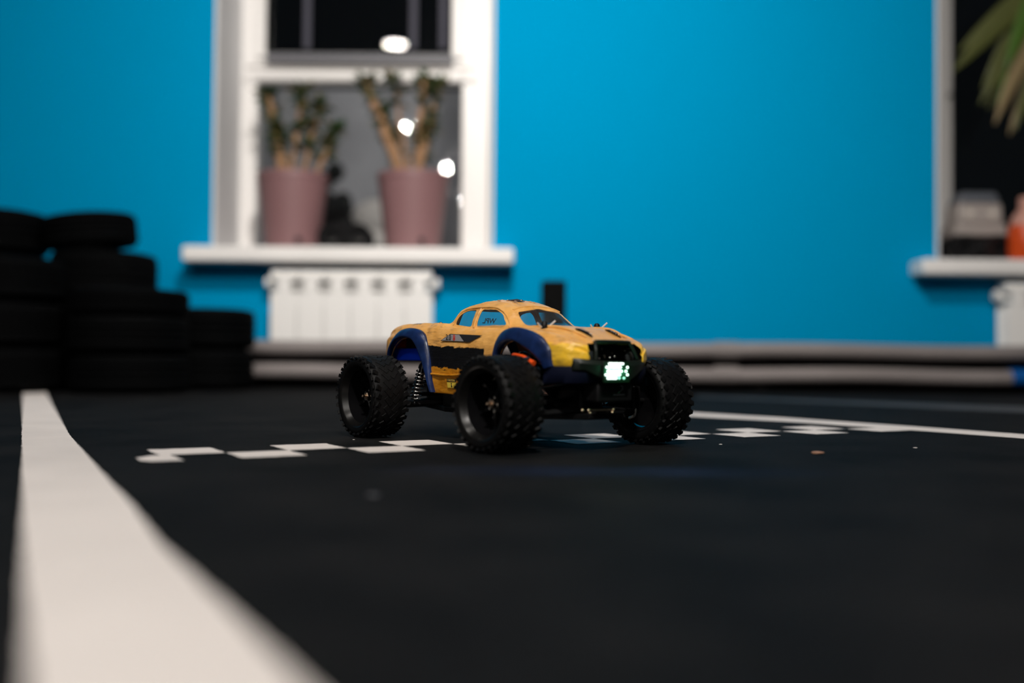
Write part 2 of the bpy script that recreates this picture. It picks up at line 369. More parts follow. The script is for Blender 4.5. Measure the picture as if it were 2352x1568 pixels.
# ------------------------------------------------------------------ pipe barrier along the wall
M_pipe = mat('grey_plastic_pipe', (.23, .205, .20), rough=.55, noise_amt=.12, noise_scale=3)
M_pipe_blue = mat('blue_plastic_pipe', (.0, .09, .35), rough=.5)
YP = 4.0; RP = .030; M_blackb = mat('black_board', (.002, .002, .0022), rough=.85, spec=.05)
def pipe(z, label, blue=False, r=RP):
    root = thing('barrier_pipe', (0, YP, z), 0, label, 'pipe', 'grey barrier pipes')
    x1 = at(2318, 860, YP).x if blue else 3.0
    bm = bmesh.new(); pts = [(-2.8 + (x1+2.8)*k/60, .006*math.sin(k*.7+z*9), .0035*math.sin(k*.45+z*50)) for k in range(61)]; tube(bm, pts, r, 28); put('pipe_tube', bm, M_pipe, root)
    for cx in (at(1668, 800, YP).x, -2.1):
        bm = bmesh.new(); tube(bm, [(cx-.05, 0, 0), (cx+.05, 0, 0)], r+.005, 28); put('pipe_collar', bm, M_pipe, root, bevel=.003)
    if blue:
        bm = bmesh.new(); tube(bm, [(x1+.0005, 0, 0), (x1+.5, 0, 0)], r+.003, 28); c = put('pipe_collar', bm, M_pipe_blue, root); c['label'] = 'blue pipe end'
pipe(.067, 'lower grey pipe of the track barrier, with a blue end at right', True)
pipe(.166, 'upper grey pipe of the track barrier, fixed above the lower pipe')
root = thing('barrier_board', (0, YP, 0), 0, 'long black board standing along the wall behind the grey barrier pipes', 'barrier')
bm = bmesh.new(); box(bm, -2.85, 3.1, .0475, .062, 0, .188); put('board', bm, M_blackb, root, smooth=False)
for x in (-2.3, -1.2, -.1, 1.0, 2.1):
    for z0, z1 in ((0, .031), (.106, .130)):
        bm = bmesh.new(); box(bm, x-.02, x+.02, -.012, .0470, z0, z1); put('pipe_bracket', bm, M_blackb, root, smooth=False)

# ------------------------------------------------------------------ radiators
M_rad = mat('radiator_enamel', (.90, .89, .87), rough=.3)
def radiator(x0, n, ztop, zbot, pitch, label):
    Y = YW-.06
    root = thing('radiator', (x0, Y, zbot), 0, label, 'radiator')
    h = ztop-zbot; d = .09
    for k in range(n):
        c = (k+.5)*pitch; wd = pitch*.98
        bm = bmesh.new()
        box(bm, c-wd/2, c+wd/2, -.05, -.04, 0, h-.095)                     # front fin
        box(bm, c-wd*.5, c+wd*.5, .03, .04, 0, h-.02)                      # back fin
        box(bm, c-.012, c+.012, -.0395, .0295, 0, h-.04)                   # web
        box(bm, c-wd*.26, c+wd*.26, -.05, -.03, h-.0955, h-.045)           # neck
        pr_ = [(-.05, h-.046), (-.052, h-.02), (-.04, h-.004), (-.02, h), (.03, h), (.04, h-.01), (.04, h-.046)]
        prism(bm, [(c-wd/2, a, b) for a, b in pr_], (wd, 0, 0))
        put('radiator_section', bm, M_rad, root, bevel=.004)
    bm = bmesh.new(); tube(bm, [(-.006, 0, h-.07), (n*pitch+.006, 0, h-.07)], .018, 20); tube(bm, [(-.006, 0, .03), (n*pitch+.006, 0, .03)], .018, 20); put('header_tube', bm, M_rad, root)
    for xx in (-.018, n*pitch+.018):
        bm = bmesh.new(); tube(bm, [(xx-.012, 0, h-.055), (xx+.012, 0, h-.055)], .024, 20); put('end_plug', bm, M_rad, root, bevel=.004)
    return root
ry = YW-.06
zt = at(800, 619, ry-.05).z
radiator(at(620, 700, ry-.05).x, 6, zt, .06, (at(991, 700, ry-.05).x-at(620, 700, ry-.05).x)/6, 'white sectional radiator under the left window')
radiator(at(2312, 700, ry-.05).x, 6, zt-.03, .06, .112, 'white sectional radiator under the right window, cut by the photo edge')

# black post behind the truck
p0 = at(1243, 645, 3.75); p1 = at(1300, 645, 3.75); bm = bmesh.new()
ww = p1.x-p0.x; box(bm, -ww/2, ww/2, -.04, .04, 0.012, p0.z); 
root = thing('bollard', ((p0.x+p1.x)/2, 3.75, 0), 0, 'black upright post standing in front of the barrier behind the truck cab', 'post')
put('post', bm, mat('black_rubber_post', (.002, .002, .002), rough=.8, spec=.1), root, bevel=.012)
bm = bmesh.new(); box(bm, -.07, .07, -.07, .07, 0, .0115); put('base_plate', bm, MATS['black_rubber_post'], root, bevel=.004)

# ------------------------------------------------------------------ tyre pile
M_tyre = mat('old_black_tyre', (.0016, .0018, .002), rough=.8, spec=.04, bump=.4, bump_scale=60)
TY = {}
def tyre_mesh(R, h):
    key = (round(R, 3), round(h, 3))
    if key in TY: return TY[key]
    bm = bmesh.new(); hh = h/2; ri = R*.58
    prof = [(ri, -hh*.55), (ri+.01, -hh*.8), (R*.8, -hh), (R*.93, -hh*.93), (R*.985, -hh*.72)]
    for z in (-.5, -.17, .17, .5): prof += [(R, hh*(z-.14)), (R, hh*(z+.1)), (R*.965, hh*(z+.12)), (R*.965, hh*(z+.17))]
    prof += [(R*.985, hh*.76), (R*.93, hh*.93), (R*.8, hh), (ri+.01, hh*.8), (ri, hh*.55), (ri+.03, 0)]
    lathe(bm, prof, 56, close=True)
    me = bpy.data.meshes.new('tyre'); bmesh.ops.recalc_face_normals(bm, faces=bm.faces); bm.to_mesh(me); bm.free(); me.materials.append(M_tyre)
    for p in me.polygons: p.use_smooth = True
    TY[key] = me; return me
def tyre(x, y, z, R, h, label, tilt=(0, 0)):
    o = bpy.data.objects.new('car_tyre', tyre_mesh(R, h)); C.objects.link(o); o.location = (x, y, z); o.rotation_euler = (tilt[0], tilt[1], random.random()*6)
    tag(o, label, 'tyre', 'piled black tyres')
def stack(xright, Y, R, tops, names):
    """xright: right silhouette pixel column; tops: list of heights"""
    x = at(xright, 800, Y).x - R; z = 0
    for k, (h, nm) in enumerate(zip(tops, names)):
        tyre(x + random.uniform(-.006, .0), Y + random.uniform(-.005, .005), z + h/2, R, h*.985, nm); z += h
K_ = 3.72/3.22
stack(584, 3.25*K_, .15*K_, [.131*K_, .131*K_], ['bottom tyre of the low stack nearest the radiator', 'top tyre of the low stack nearest the radiator'])
stack(432, 2.88*K_, .168*K_, [.128, .128, .085], ['lowest tyre of the second stack from the radiator', 'middle tyre of the second stack from the radiator', 'thin top tyre of the second stack from the radiator'])
stack(354, 3.22*K_, .165*K_, [.146*K_, .146*K_, .146*K_], ['lowest tyre of the third stack from the radiator, against the pipes', 'second tyre up in the third stack from the radiator', 'third tyre up in the third stack from the radiator'])
stack(138, 2.84*K_, .195*K_, [.127*K_, .127*K_, .127*K_], ['lowest tyre of the left front stack', 'middle tyre of the left front stack', 'top tyre of the left front stack'])
stack(98, 3.24*K_, .178*K_, [.143*K_]*4, ['lowest tyre of the stack at the left photo edge', 'second tyre up at the left photo edge', 'third tyre up at the left photo edge', 'highest tyre of the stack at the left photo edge'])
Yt = 3.24*K_; px_ = at(312, 600, Yt); tyre(px_.x-.150*K_, Yt, .438*K_+.070*K_, .146*K_, .106*K_, 'tilted tyre lying on top of the third stack from the radiator', (0, .10))

# ------------------------------------------------------------------ things on the left window sill
M_pot = mat('mauve_plastic_pot', (.235, .125, .13), rough=.5)
M_soil = mat('potting_soil', (.02, .014, .01), rough=1)
M_bark = mat('succulent_bark', (.30, .17, .09), rough=.85, noise_amt=.35, noise_scale=40)
M_leafs = [mat('jade_leaf', (.022, .065, .02), rough=.45), mat('jade_leaf_dry', (.17, .13, .035), rough=.5)]
def leaf(bm, p, d, L_, w_, t_=.004):
    d = d.normalized(); s = d.cross(Vector((0, .2, 1))).normalized(); n = s.cross(d).normalized()
    rows = []
    for i in range(6):
        t = i/5; ww_ = w_*math.sin(math.pi*(.12+.86*t)**.9)/2; c = p + d*L_*t + n*(-.15*L_*t*t)
        rows.append([bm.verts.new(c - s*ww_), bm.verts.new(c + n*t_), bm.verts.new(c + s*ww_), bm.verts.new(c - n*t_)])
    for a, b in zip(rows, rows[1:]):
        for k in range(4): bm.faces.new((a[k], a[(k+1)%4], b[(k+1)%4], b[k]))
    bm.faces.new(rows[0][::-1]); bm.faces.new(rows[-1])
def jade(px, wpx, Yp, branches, label, seed):
    rnd = random.Random(seed)
    rt = wpx/2*Yp/FPX; base = at(px, 600, Yp); zt_ = at(px, 402, Yp).z; zs = s1
    root = thing('potted_jade_plant', (base.x, Yp, zs), 0, label, 'potted plant')
    h = zt_-zs; rb = rt*.74
    bm = bmesh.new(); lathe(bm, [(0, .001), (rb-.01, 0), (rb, .006), (rt-.004, h-.03), (rt, h-.028), (rt, h-.003), (rt-.004, h), (rt-.01, h-.003), (rt-.012, h-.03), (rb-.006, .012), (0, .01)], 56); put('pot', bm, M_pot, root)
    bm = bmesh.new(); tube(bm, [(rt*.32, -rb-.012, .045), (rt*.34, -rb+.012, .048)], .012, 16); put('pot_hole', bm, mat('pot_hole_dark', (.05, .03, .035)), root)
    bm = bmesh.new(); lathe(bm, [(0, h-.028), (rt-.014, h-.03)], 32); put('soil', bm, M_soil, root)
    bb = bmesh.new(); lf = [bmesh.new(), bmesh.new()]
    for (x0, xe, ye, r_, dy) in branches:
        a = Vector((at(x0, 400, Yp).x-base.x, dy*.3, h-.03)); e = at(xe, ye, Yp); e = Vector((e.x-base.x, dy, e.z-zs))
        pts = []
        for i in range(9):
            t = i/8; p = a.lerp(e, t); p += Vector((noise.noise(Vector((x0, t*3, seed)))*.02, 0, .02*math.sin(t*3.14))); pts.append(p)
        tube(bb, pts, [r_*(1-.55*i/8) for i in range(9)], 10)
        for i in range(3, 9):
            for k in range(9 if i < 8 else 18):
                d = Vector((rnd.uniform(-1, 1), rnd.uniform(-1, .8), rnd.uniform(-.3, 1)))
                q_ = root.location + pts[i]; g_ = at(938, 289, Yp); g2 = at(1025, 385, Yp)
                if (q_-g_).length < .075 or (q_-g2).length < .075: continue
                leaf(lf[0 if rnd.random() < .68 else 1], pts[i] + d*.012, d, rnd.uniform(.035, .06), rnd.uniform(.022, .034))
    put('stem', bb, M_bark, root); put('foliage', lf[0], M_leafs[0], root)
    o = put('foliage', lf[1], M_leafs[1], root); o['label'] = 'yellowing leaves'
    return root
jade(671, 162, 4.42, [(655, 612, 215, .030, 0), (668, 690, 205, .013, .03), (690, 738, 240, .014, .02), (725, 775, 300, .013, -.02), (650, 632, 300, .026, .0)],
     'jade plant with thick brown stems in a mauve pot, left on the window sill', 3)
jade(947, 165, 4.42, [(925, 838, 190, .030, 0), (935, 868, 250, .014, .03), (957, 972, 185, .022, .02), (960, 1008, 200, .02, -.01), (955, 985, 290, .013, .03), (940, 905, 190, .012, -.02)],
     'jade plant with a forked trunk in a mauve pot, right on the window sill', 8)
# black toy buggy between the pots
M_blk = mat('black_plastic', (.008, .008, .009), rough=.35)
def toy(root, M_body, M_top, s, wheels_r, M_rub, kind):
    bm = bmesh.new(); taper(bm, (0, 0), .24*s, .11*s, .23*s, .10*s, wheels_r*1.0, wheels_r*1.0+.05*s); put('toy_body', bm, M_body, root, bevel=.008*s)
    bm = bmesh.new(); taper(bm, (.0, 0), .15*s, .098*s, .11*s, .085*s, wheels_r+.0505*s, wheels_r+.10*s, dx=-.01*s); put('toy_cab', bm, M_top, root, bevel=.008*s)
    bm = bmesh.new(); box(bm, -.125*s, .125*s, -.058*s, .058*s, wheels_r*.8, wheels_r*.99); put('toy_bumper', bm, M_blk, root, bevel=.003)
    for sx in (-1, 1):
        for sy in (-1, 1):
            bm = bmesh.new(); lathe(bm, [(wheels_r*.5, -.018*s), (wheels_r*.95, -.02*s), (wheels_r, -.014*s), (wheels_r, .014*s), (wheels_r*.95, .02*s), (wheels_r*.5, .018*s), (wheels_r*.45, 0)], 28,
                M=Matrix.Translation((sx*.08*s, sy*.062*s, wheels_r)) @ Matrix.Rotation(math.pi/2, 4, 'X'), close=True)
            put('toy_wheel', bm, M_rub, root)
pb = at(795, 560, 4.36)
root = thing('toy_buggy', (pb.x, 4.36, s1), 0, 'black toy buggy on the left window sill between the mauve pots', 'toy car'); M_blk2 = mat('matt_black_plastic', (.002, .002, .0025), rough=.7, spec=.2); toy(root, M_blk2, M_blk2, .72, .060, M_blk2, 0)

# ------------------------------------------------------------------ blind and rod of the left window
M_cord = mat('blind_tape_grey', (.055, .055, .075), rough=.8); M_rail = mat('blind_rail_grey', (.11, .11, .125), rough=.5)
yb = YG-.075
root = thing('window_blind', (at(825, 60, yb).x, yb, 2.4), 0, 'grey blind tapes and bottom rail hanging in front of the upper dark pane', 'blind')
O = root.location
for cx in (706, 950, 1018):
    bm = bmesh.new(); a = at(cx-8, 60, yb).x-O.x; b = at(cx+8, 60, yb).x-O.x; box(bm, a, b, -.002, .002, at(cx, 112, yb).z-2.4, 0); put('blind_tape', bm, M_cord, root, smooth=False)
bm = bmesh.new(); box(bm, at(612, 120, yb).x-O.x, at(1042, 120, yb).x-O.x, -.008, .008, at(825, 146, yb).z-2.4, at(825, 124, yb).z-2.4+.0); put('bottom_rail', bm, M_rail, root, bevel=.003)
bm = bmesh.new(); box(bm, at(600, 120, yb).x-O.x, at(1050, 120, yb).x-O.x, -.016, .016, -.005, .03); put('head_rail', bm, M_rail, root, bevel=.003)
yr = YG-.12; bm = bmesh.new(); a = at(566, 154, yr); b = at(1100, 158, yr); tube(bm, [Vector((0, 0, 0)), b-a], .006, 12)
o = put('curtain_rod', bm, mat('rod_grey', (.45, .42, .40), rough=.4, metal=.3)); o.location = a; tag(o, 'thin grey rod across the left window below the dark pane', 'curtain rod')

# ------------------------------------------------------------------ things on the right window sill
pt = at(2238, 560, 4.38)
root = thing('toy_truck', (pt.x, 4.385, s2), math.radians(0), 'blurred grey toy truck with black wheels on the right window sill', 'toy car')
M_tg = mat('toy_grey', (.36, .32, .30), rough=.4); M_tr = mat('toy_roof', (.10, .11, .13), rough=.4)
s = .78
for sx in (-1, 1):
    for sy in (-1, 1):
        bm = bmesh.new(); r_ = .062; lathe(bm, [(r_*.5, -.02), (r_*.93, -.022), (r_, -.014), (r_, .014), (r_*.93, .022), (r_*.5, .02), (r_*.4, 0)], 28, M=Matrix.Translation((sx*.072, sy*.062, r_)) @ Matrix.Rotation(math.pi/2, 4, 'X'), close=True); put('toy_wheel', bm, M_blk, root)
bm = bmesh.new(); box(bm, -.095, .095, -.055, .055, .045, .118); put('toy_chassis', bm, M_blk, root, bevel=.004)
bm = bmesh.new(); taper(bm, (0, 0), .225, .15, .22, .145, .1185, .170); put('toy_bumper', bm, M_tg, root, bevel=.007)
bm = bmesh.new(); taper(bm, (0, 0), .20, .135, .19, .125, .1705, .262); put('toy_body', bm, M_tg, root, bevel=.010)
bm = bmesh.new(); taper(bm, (0, 0), .185, .12, .15, .105, .2625, .312); put('toy_roof', bm, M_tr, root, bevel=.010)
for sx in (-1, 1):
    bm = bmesh.new(); cyl(bm, (sx*.05, -.066, .215), (sx*.05, -.073, .215), .018); put('toy_headlight', bm, mat('toy_lamp', (.6, .55, .5), rough=.2), root)
pb_ = at(2358, 560, 4.23); k = 1
root = thing('orange_bottle', (pb_.x, 4.23, s2), 0, 'orange bottle with a pale shoulder on the right window sill at the photo edge', 'bottle')
M_or = mat('orange_plastic', (.60, .065, .004), rough=.4); M_pk = mat('pale_cap', (.55, .28, .22), rough=.5)
bm = bmesh.new(); lathe(bm, [(0, 0), (.07, 0), (.073, .005), (.073, .13), (.066, .15), (0, .15)], 36); put('bottle_body', bm, M_or, root)
bm = bmesh.new(); lathe(bm, [(.066, .1505), (.058, .185), (.036, .215), (.028, .225), (0, .225)], 36); put('bottle_shoulder', bm, M_pk, root)
bm = bmesh.new(); lathe(bm, [(.030, .2255), (.031, .268), (.025, .274), (0, .274)], 28); put('bottle_cap', bm, M_pk, root, bevel=.002)
# leafy plant with long strap leaves
pp = Vector((2.80, 4.40, s2)); rnd = random.Random(5)
root = thing('strap_leaf_plant', pp, 0, 'green plant with long drooping strap leaves in front of the right window', 'potted plant')
bm = bmesh.new(); lathe(bm, [(0, 0), (.09, 0), (.12, .2), (.125, .2), (.125, .21), (.115, .21), (.11, .19), (0, .19)], 40); put('pot', bm, M_white, root)
bm = bmesh.new(); tube(bm, [(0, 0, .18), (-.05, 0, .5), (-.12, .0, .85), (-.16, 0, 1.1)], [.022, .02, .018, .012], 10); put('stem', bm, M_bark, root)
M_strap = [mat('olive_leaf', (.075, .085, .018), rough=.5), mat('green_leaf', (.05, .12, .008), rough=.5), mat('tan_leaf', (.23, .17, .08), rough=.6)]
def strap(px0, py0, px1, py1, sag, wid, mi, dy):
    a = at(px0, py0, 4.42+dy) - pp; b = at(px1, py1, 4.42+dy*1.3) - pp; bm = bmesh.new(); rows = []
    wid *= 1.4
    for i in range(13):
        t = i/12; c = a.lerp(b, t) + Vector((0, 0, sag*4*t*(1-t))); dd = (b-a); s_ = dd.cross(Vector((.1, 1, 0))).normalized(); w_ = wid*math.sin(math.pi*(.15+.84*t))**.7/2
        rows.append([bm.verts.new(c - s_*w_), bm.verts.new(c + Vector((0, -.006, 0))), bm.verts.new(c + s_*w_), bm.verts.new(c + Vector((0, .0, 0)))])
    for r1, r2 in zip(rows, rows[1:]):
        for q in range(4): bm.faces.new((r1[q], r1[(q+1)%4], r2[(q+1)%4], r2[q]))
    bm.faces.new(rows[0][::-1]); bm.faces.new(rows[-1]); put('leaf', bm, M_strap[mi], root)
for args in ((2430, -60, 2188, 165, .02, .055, 0, 0), (2440, -30, 2215, 110, .03, .05, 0, .02), (2420, 20, 2285, 285, .05, .05, 2, -.02), (2400, 10, 2292, 255, .05, .055, 1, .0),
             (2420, 60, 2250, 240, .06, .05, 0, .02), (2450, 40, 2330, 300, .05, .05, 0, -.03), (2440, -90, 2300, 60, .02, .045, 0, .03), (2430, -10, 2300, 200, .06, .05, 1, .04), (2450, 100, 2345, 270, .02, .05, 0, 0), (2400, -40, 2255, 205, .03, .04, 0, .03), (2430, -80, 2200, 120, .01, .05, 0, .05), (2440, 60, 2268, 250, .04, .05, 0, .06), (2450, 20, 2318, 310, .05, .045, 2, .05), (2400, -60, 2310, 160, .02, .05, 1, -.04)):
    strap(*args)

# ================================================================== the radio-controlled truck
# truck frame: x forward, y towards its left (away from the camera), z up
YAW = math.atan2(-.789, .614)
truck = thing('toy_monster_truck', (-.007, 1.42, 0), YAW, 'orange and blue radio-controlled monster truck standing on the checkered stripe, lights on', 'toy truck')
M_gloss = mat('gloss_black', (.004, .004, .0045), rough=.2, spec=.45)
M_satin = mat('satin_black', (.0035, .0035, .004), rough=.5, spec=.35)
M_rub = mat('tyre_rubber', (.0026, .0026, .0028), rough=.55, spec=.2, bump=.25, bump_scale=350)
M_rim = mat('wheel_black', (.004, .0038, .0036), rough=.30, spec=.4)
M_steel = mat('bright_steel', (.62, .60, .57), rough=.22, metal=1)
M_brass = mat('warm_steel', (.70, .52, .38), rough=.25, metal=1)
M_blue = mat('blue_fender_paint', (.0065, .019, .078), rough=.30, spec=.55, noise_amt=.4, noise_scale=70, bump=.25, bump_scale=160)
M_blue2 = mat('bright_blue_plastic', (.0, .05, .85), rough=.4)
M_amber = None

def body_material():
    """hand brushed orange: tan on the upper faces' coat, yellow front corner, black side band"""
    m = bpy.data.materials.new('brushed_orange_paint'); m.use_nodes = True; nt = m.node_tree; b = nt.nodes['Principled BSDF']; N = nt.nodes; K = nt.links.new
    tc = N.new('ShaderNodeTexCoord')
    def nz(scale, detail=5, sx=1, sy=1, sz=1):
        mp = N.new('ShaderNodeMapping'); mp.inputs['Scale'].default_value = (sx, sy, sz); K(tc.outputs['Object'], mp.inputs['Vector'])
        n = N.new('ShaderNodeTexNoise'); n.inputs['Scale'].default_value = scale; n.inputs['Detail'].default_value = detail; K(mp.outputs[0], n.inputs['Vector']); return n.outputs['Fac']
    def M(op, a, b2, c=None):
        n = N.new('ShaderNodeMath'); n.operation = op
        for i, q in enumerate((a, b2, c)):
            if q is None: continue
            if isinstance(q, (int, float)): n.inputs[i].default_value = q
            else: K(q, n.inputs[i])
        return n.outputs[0]
    sp = N.new('ShaderNodeSeparateXYZ'); K(tc.outputs['Object'], sp.inputs[0]); X, Y, Z = sp.outputs
    rag = M('MULTIPLY', M('SUBTRACT', nz(70, 8, 1, 1, 2.2), .5), .022)
    fine = M('MULTIPLY', M('SUBTRACT', nz(160, 4), .5), .006)
    def step(v, lo, soft=.0012):      # 1 when v > lo
        r = N.new('ShaderNodeMapRange'); r.interpolation_type = 'SMOOTHSTEP'; r.inputs['From Min'].default_value = lo-soft; r.inputs['From Max'].default_value = lo+soft; K(v, r.inputs['Value']); return r.outputs[0]
    def mix(f, c0, c1):
        n = N.new('ShaderNodeMix'); n.data_type = 'RGBA'; K(f, n.inputs[0])
        for i, c in ((6, c0), (7, c1)):
            if isinstance(c, tuple): n.inputs[i].default_value = (*c, 1)
            else: K(c, n.inputs[i])
        return n.outputs[2]
    def clampf(v, a, b2):
        r = N.new('ShaderNodeMapRange'); r.inputs['From Min'].default_value = a; r.inputs['From Max'].default_value = b2; K(v, r.inputs['Value']); return r.outputs[0]
    tan = mix(clampf(nz(45, 6), .35, .7), (.76, .37, .085), (.92, .50, .15))
    tan = mix(M('MULTIPLY', clampf(nz(85, 8, .45, 1, 1.5),   .58, .70), .5), tan, (.30, .15, .06))       # worn grubby patches
    low = mix(clampf(nz(60, 6), .3, .7), (.52, .19, .008), (.66, .28, .02))                          # thinner, more orange coat on the sills
    zz = M('ADD', Z, rag)
    col = mix(step(zz, .110, .006), low, tan)
    # yellow front corner
    yel = mix(clampf(nz(75, 6), .45, .75), (1.0, .60, .04), (.74, .45, .06))
    yl_ = M('MULTIPLY', step(M('ADD', X, fine), .172, .0015), M('SUBTRACT', 1, step(M('ADD', zz, M('MULTIPLY', M('SUBTRACT', X, .2), .0)), .1345, .002)))
    col = mix(yl_, col, yel)
    # black band on the door
    band = M('MULTIPLY', step(M('ADD', zz, M('MULTIPLY', X, .04)), .1015, .001), M('SUBTRACT', 1, step(M('ADD', M('ADD', Z, M('MULTIPLY', rag, .45)), M('MULTIPLY', X, .04)), .1305, .0008)))
    band = M('MULTIPLY', band, M('MULTIPLY', step(X, -.09), M('SUBTRACT', 1, step(M('ADD', X, fine), .050, .0006))))
    col = mix(band, col, (.006, .006, .007))
    # scuffed dark smears on the bed top
    sm = M('MULTIPLY', M('MULTIPLY', step(Z, .160, .003), M('SUBTRACT', 1, step(X, -.06, .01))), clampf(nz(38, 8, 1, 2, 1), .52, .62))
    col = mix(sm, col, (.035, .025, .022))
    # inside of the shell shows the darker back of the paint
    geo = N.new('ShaderNodeNewGeometry'); col = mix(geo.outputs['Backfacing'], col, (.34, .17, .12))
    K(col, b.inputs['Base Color']); b.inputs['Roughness'].default_value = .30; b.inputs['Specular IOR Level'].default_value = .55
    bp = N.new('ShaderNodeBump'); bp.inputs['Strength'].default_value = .8; bp.inputs['Distance'].default_value = .0018
    h = M('ADD', M('MULTIPLY', nz(110, 6, .5, 1, 1.6), 1.0), M('MULTIPLY', nz(33, 3), .9)); K(h, bp.inputs['Height']); K(bp.outputs[0], b.inputs['Normal'])
    return m
M_body = body_material()
M_cab_in = mat('inner_paint', (.34, .17, .12), rough=.7)

# ---- body shell: stations along x, 11 control points each from the lower edge to the centre line
def station(x, w, zb, zs, ws, g6, g7, g8, g9, top):
    mid = zb + (zs-zb)*.5
    return (x, [(w-.003, zb), (w, zb+(zs-zb)*.22), (w+.0005, mid), (w, zb+(zs-zb)*.76), (w-.005, zs-.006), (ws, zs), g6, g7, g8, g9, (0, top)])
ST = [
 station(-.234,.050,.120,.1225,.048,(.044,.1228),(.038,.123),(.030,.1232),(.015,.1234),.1235),
 station(-.229,.060,.116,.134,.056,(.052,.136),(.046,.137),(.034,.138),(.018,.1385),.139),
 station(-.221,.067,.112,.148,.061,(.057,.151),(.051,.153),(.036,.154),(.018,.155),.1555),
 station(-.209,.072,.108,.157,.065,(.060,.161),(.053,.163),(.042,.162),(.020,.161),.161),
 station(-.192,.075,.100,.161,.067,(.062,.165),(.055,.1655),(.049,.158),(.024,.153),.153),
 station(-.165,.076,.085,.162,.068,(.063,.1665),(.056,.1668),(.052,.152),(.028,.149),.149),
 station(-.110,.077,.068,.162,.068,(.063,.1665),(.057,.1668),(.053,.152),(.028,.149),.149),
 station(-.068,.077,.066,.161,.068,(.0635,.1652),(.058,.1655),(.053,.1525),(.028,.149),.149),
 station(-.060,.077,.066,.160,.068,(.062,.1640),(.0575,.1655),(.052,.160),(.029,.156),.156),
 station(-.052,.077,.066,.1595,.0675,(.061,.1628),(.0565,.169),(.049,.176),(.028,.176),.176),
 station(-.044,.077,.066,.159,.067,(.0605,.1618),(.0565,.171),(.048,.1845),(.028,.1885),.1895),
 station(-.030,.077,.065,.158,.067,(.0605,.1605),(.0565,.172),(.047,.1875),(.028,.1935),.195),
 station(.000,.077,.064,.1565,.067,(.0605,.1588),(.0565,.172),(.046,.1880),(.027,.1970),.199),
 station(.030,.077,.064,.155,.067,(.0605,.1572),(.0560,.171),(.0455,.1865),(.026,.1955),.1975),
 station(.052,.077,.064,.1542,.067,(.0605,.1562),(.0555,.1695),(.044,.184),(.025,.1915),.193),
 station(.066,.077,.065,.1538,.067,(.0605,.1555),(.0550,.168),(.0425,.1800),(.024,.1860),.1873),
 station(.082,.077,.067,.1532,.067,(.060,.1545),(.0545,.161),(.0435,.1690),(.025,.1735),.1748),
 station(.097,.077,.070,.1525,.067,(.059,.1535),(.053,.1570),(.0455,.1605),(.026,.1625),.1635),
 station(.110,.077,.078,.1528,.067,(.059,.1545),(.051,.1552),(.0435,.1580),(.026,.1600),.1605),
 station(.140,.077,.088,.1515,.067,(.058,.1535),(.050,.1545),(.041,.1568),(.022,.1582),.1588),
 station(.165,.0765,.098,.1482,.066,(.057,.1500),(.049,.1510),(.040,.1545),(.021,.1560),.1565),
 station(.188,.075,.104,.1430,.065,(.056,.1450),(.048,.1460),(.039,.1485),(.021,.1500),.1505),
 station(.202,.071,.106,.1385,.062,(.054,.1400),(.047,.1412),(.037,.1430),(.020,.1442),.1447),
 station(.212,.065,.106,.1345,.057,(.050,.1360),(.044,.1360),(.035,.1395),(.019,.1402),.1405),
 station(.219,.055,.107,.1305,.050,(.046,.1315),(.041,.1335),(.033,.1362),(.018,.1367),.137),
 station(.2230,.049,.110,.1265,.046,(.042,.1275),(.037,.1290),(.028,.1305),(.015,.1305),.1305),
 station(.2245,.045,.114,.119,.043,(.039,.1195),(.034,.1198),(.026,.1200),(.013,.1200),.1200),
]
sx_ = [s[0] for s in ST]
def body_profile(x):
    ctrl = [(interp(sx_, [s[1][j][0] for s in ST], x), interp(sx_, [s[1][j][1] for s in ST], x)) for j in range(11)]
    return catmull(ctrl, 7)
def half_width(x): return interp(sx_, [s[1][2][0] for s in ST], x)
xs_ = []
for a, b in zip(sx_, sx_[1:]):
    n = max(2, int((b-a)/.0025)); xs_ += [a + (b-a)*k/n for k in range(n)]
xs_.append(sx_[-1])
bm = bmesh.new(); rows = []
for x in xs_:
    p = body_profile(x); full = [(-v, z) for v, z in p] + [(v, z) for v, z in p[::-1][1:]]
    rows.append([bm.verts.new((x, v, z)) for v, z in full])
for a, b in zip(rows, rows[1:]):
    for k in range(len(a)-1): bm.faces.new((a[k], a[k+1], b[k+1], b[k]))
bm.faces.new(rows[-1][::-1]) if False else None
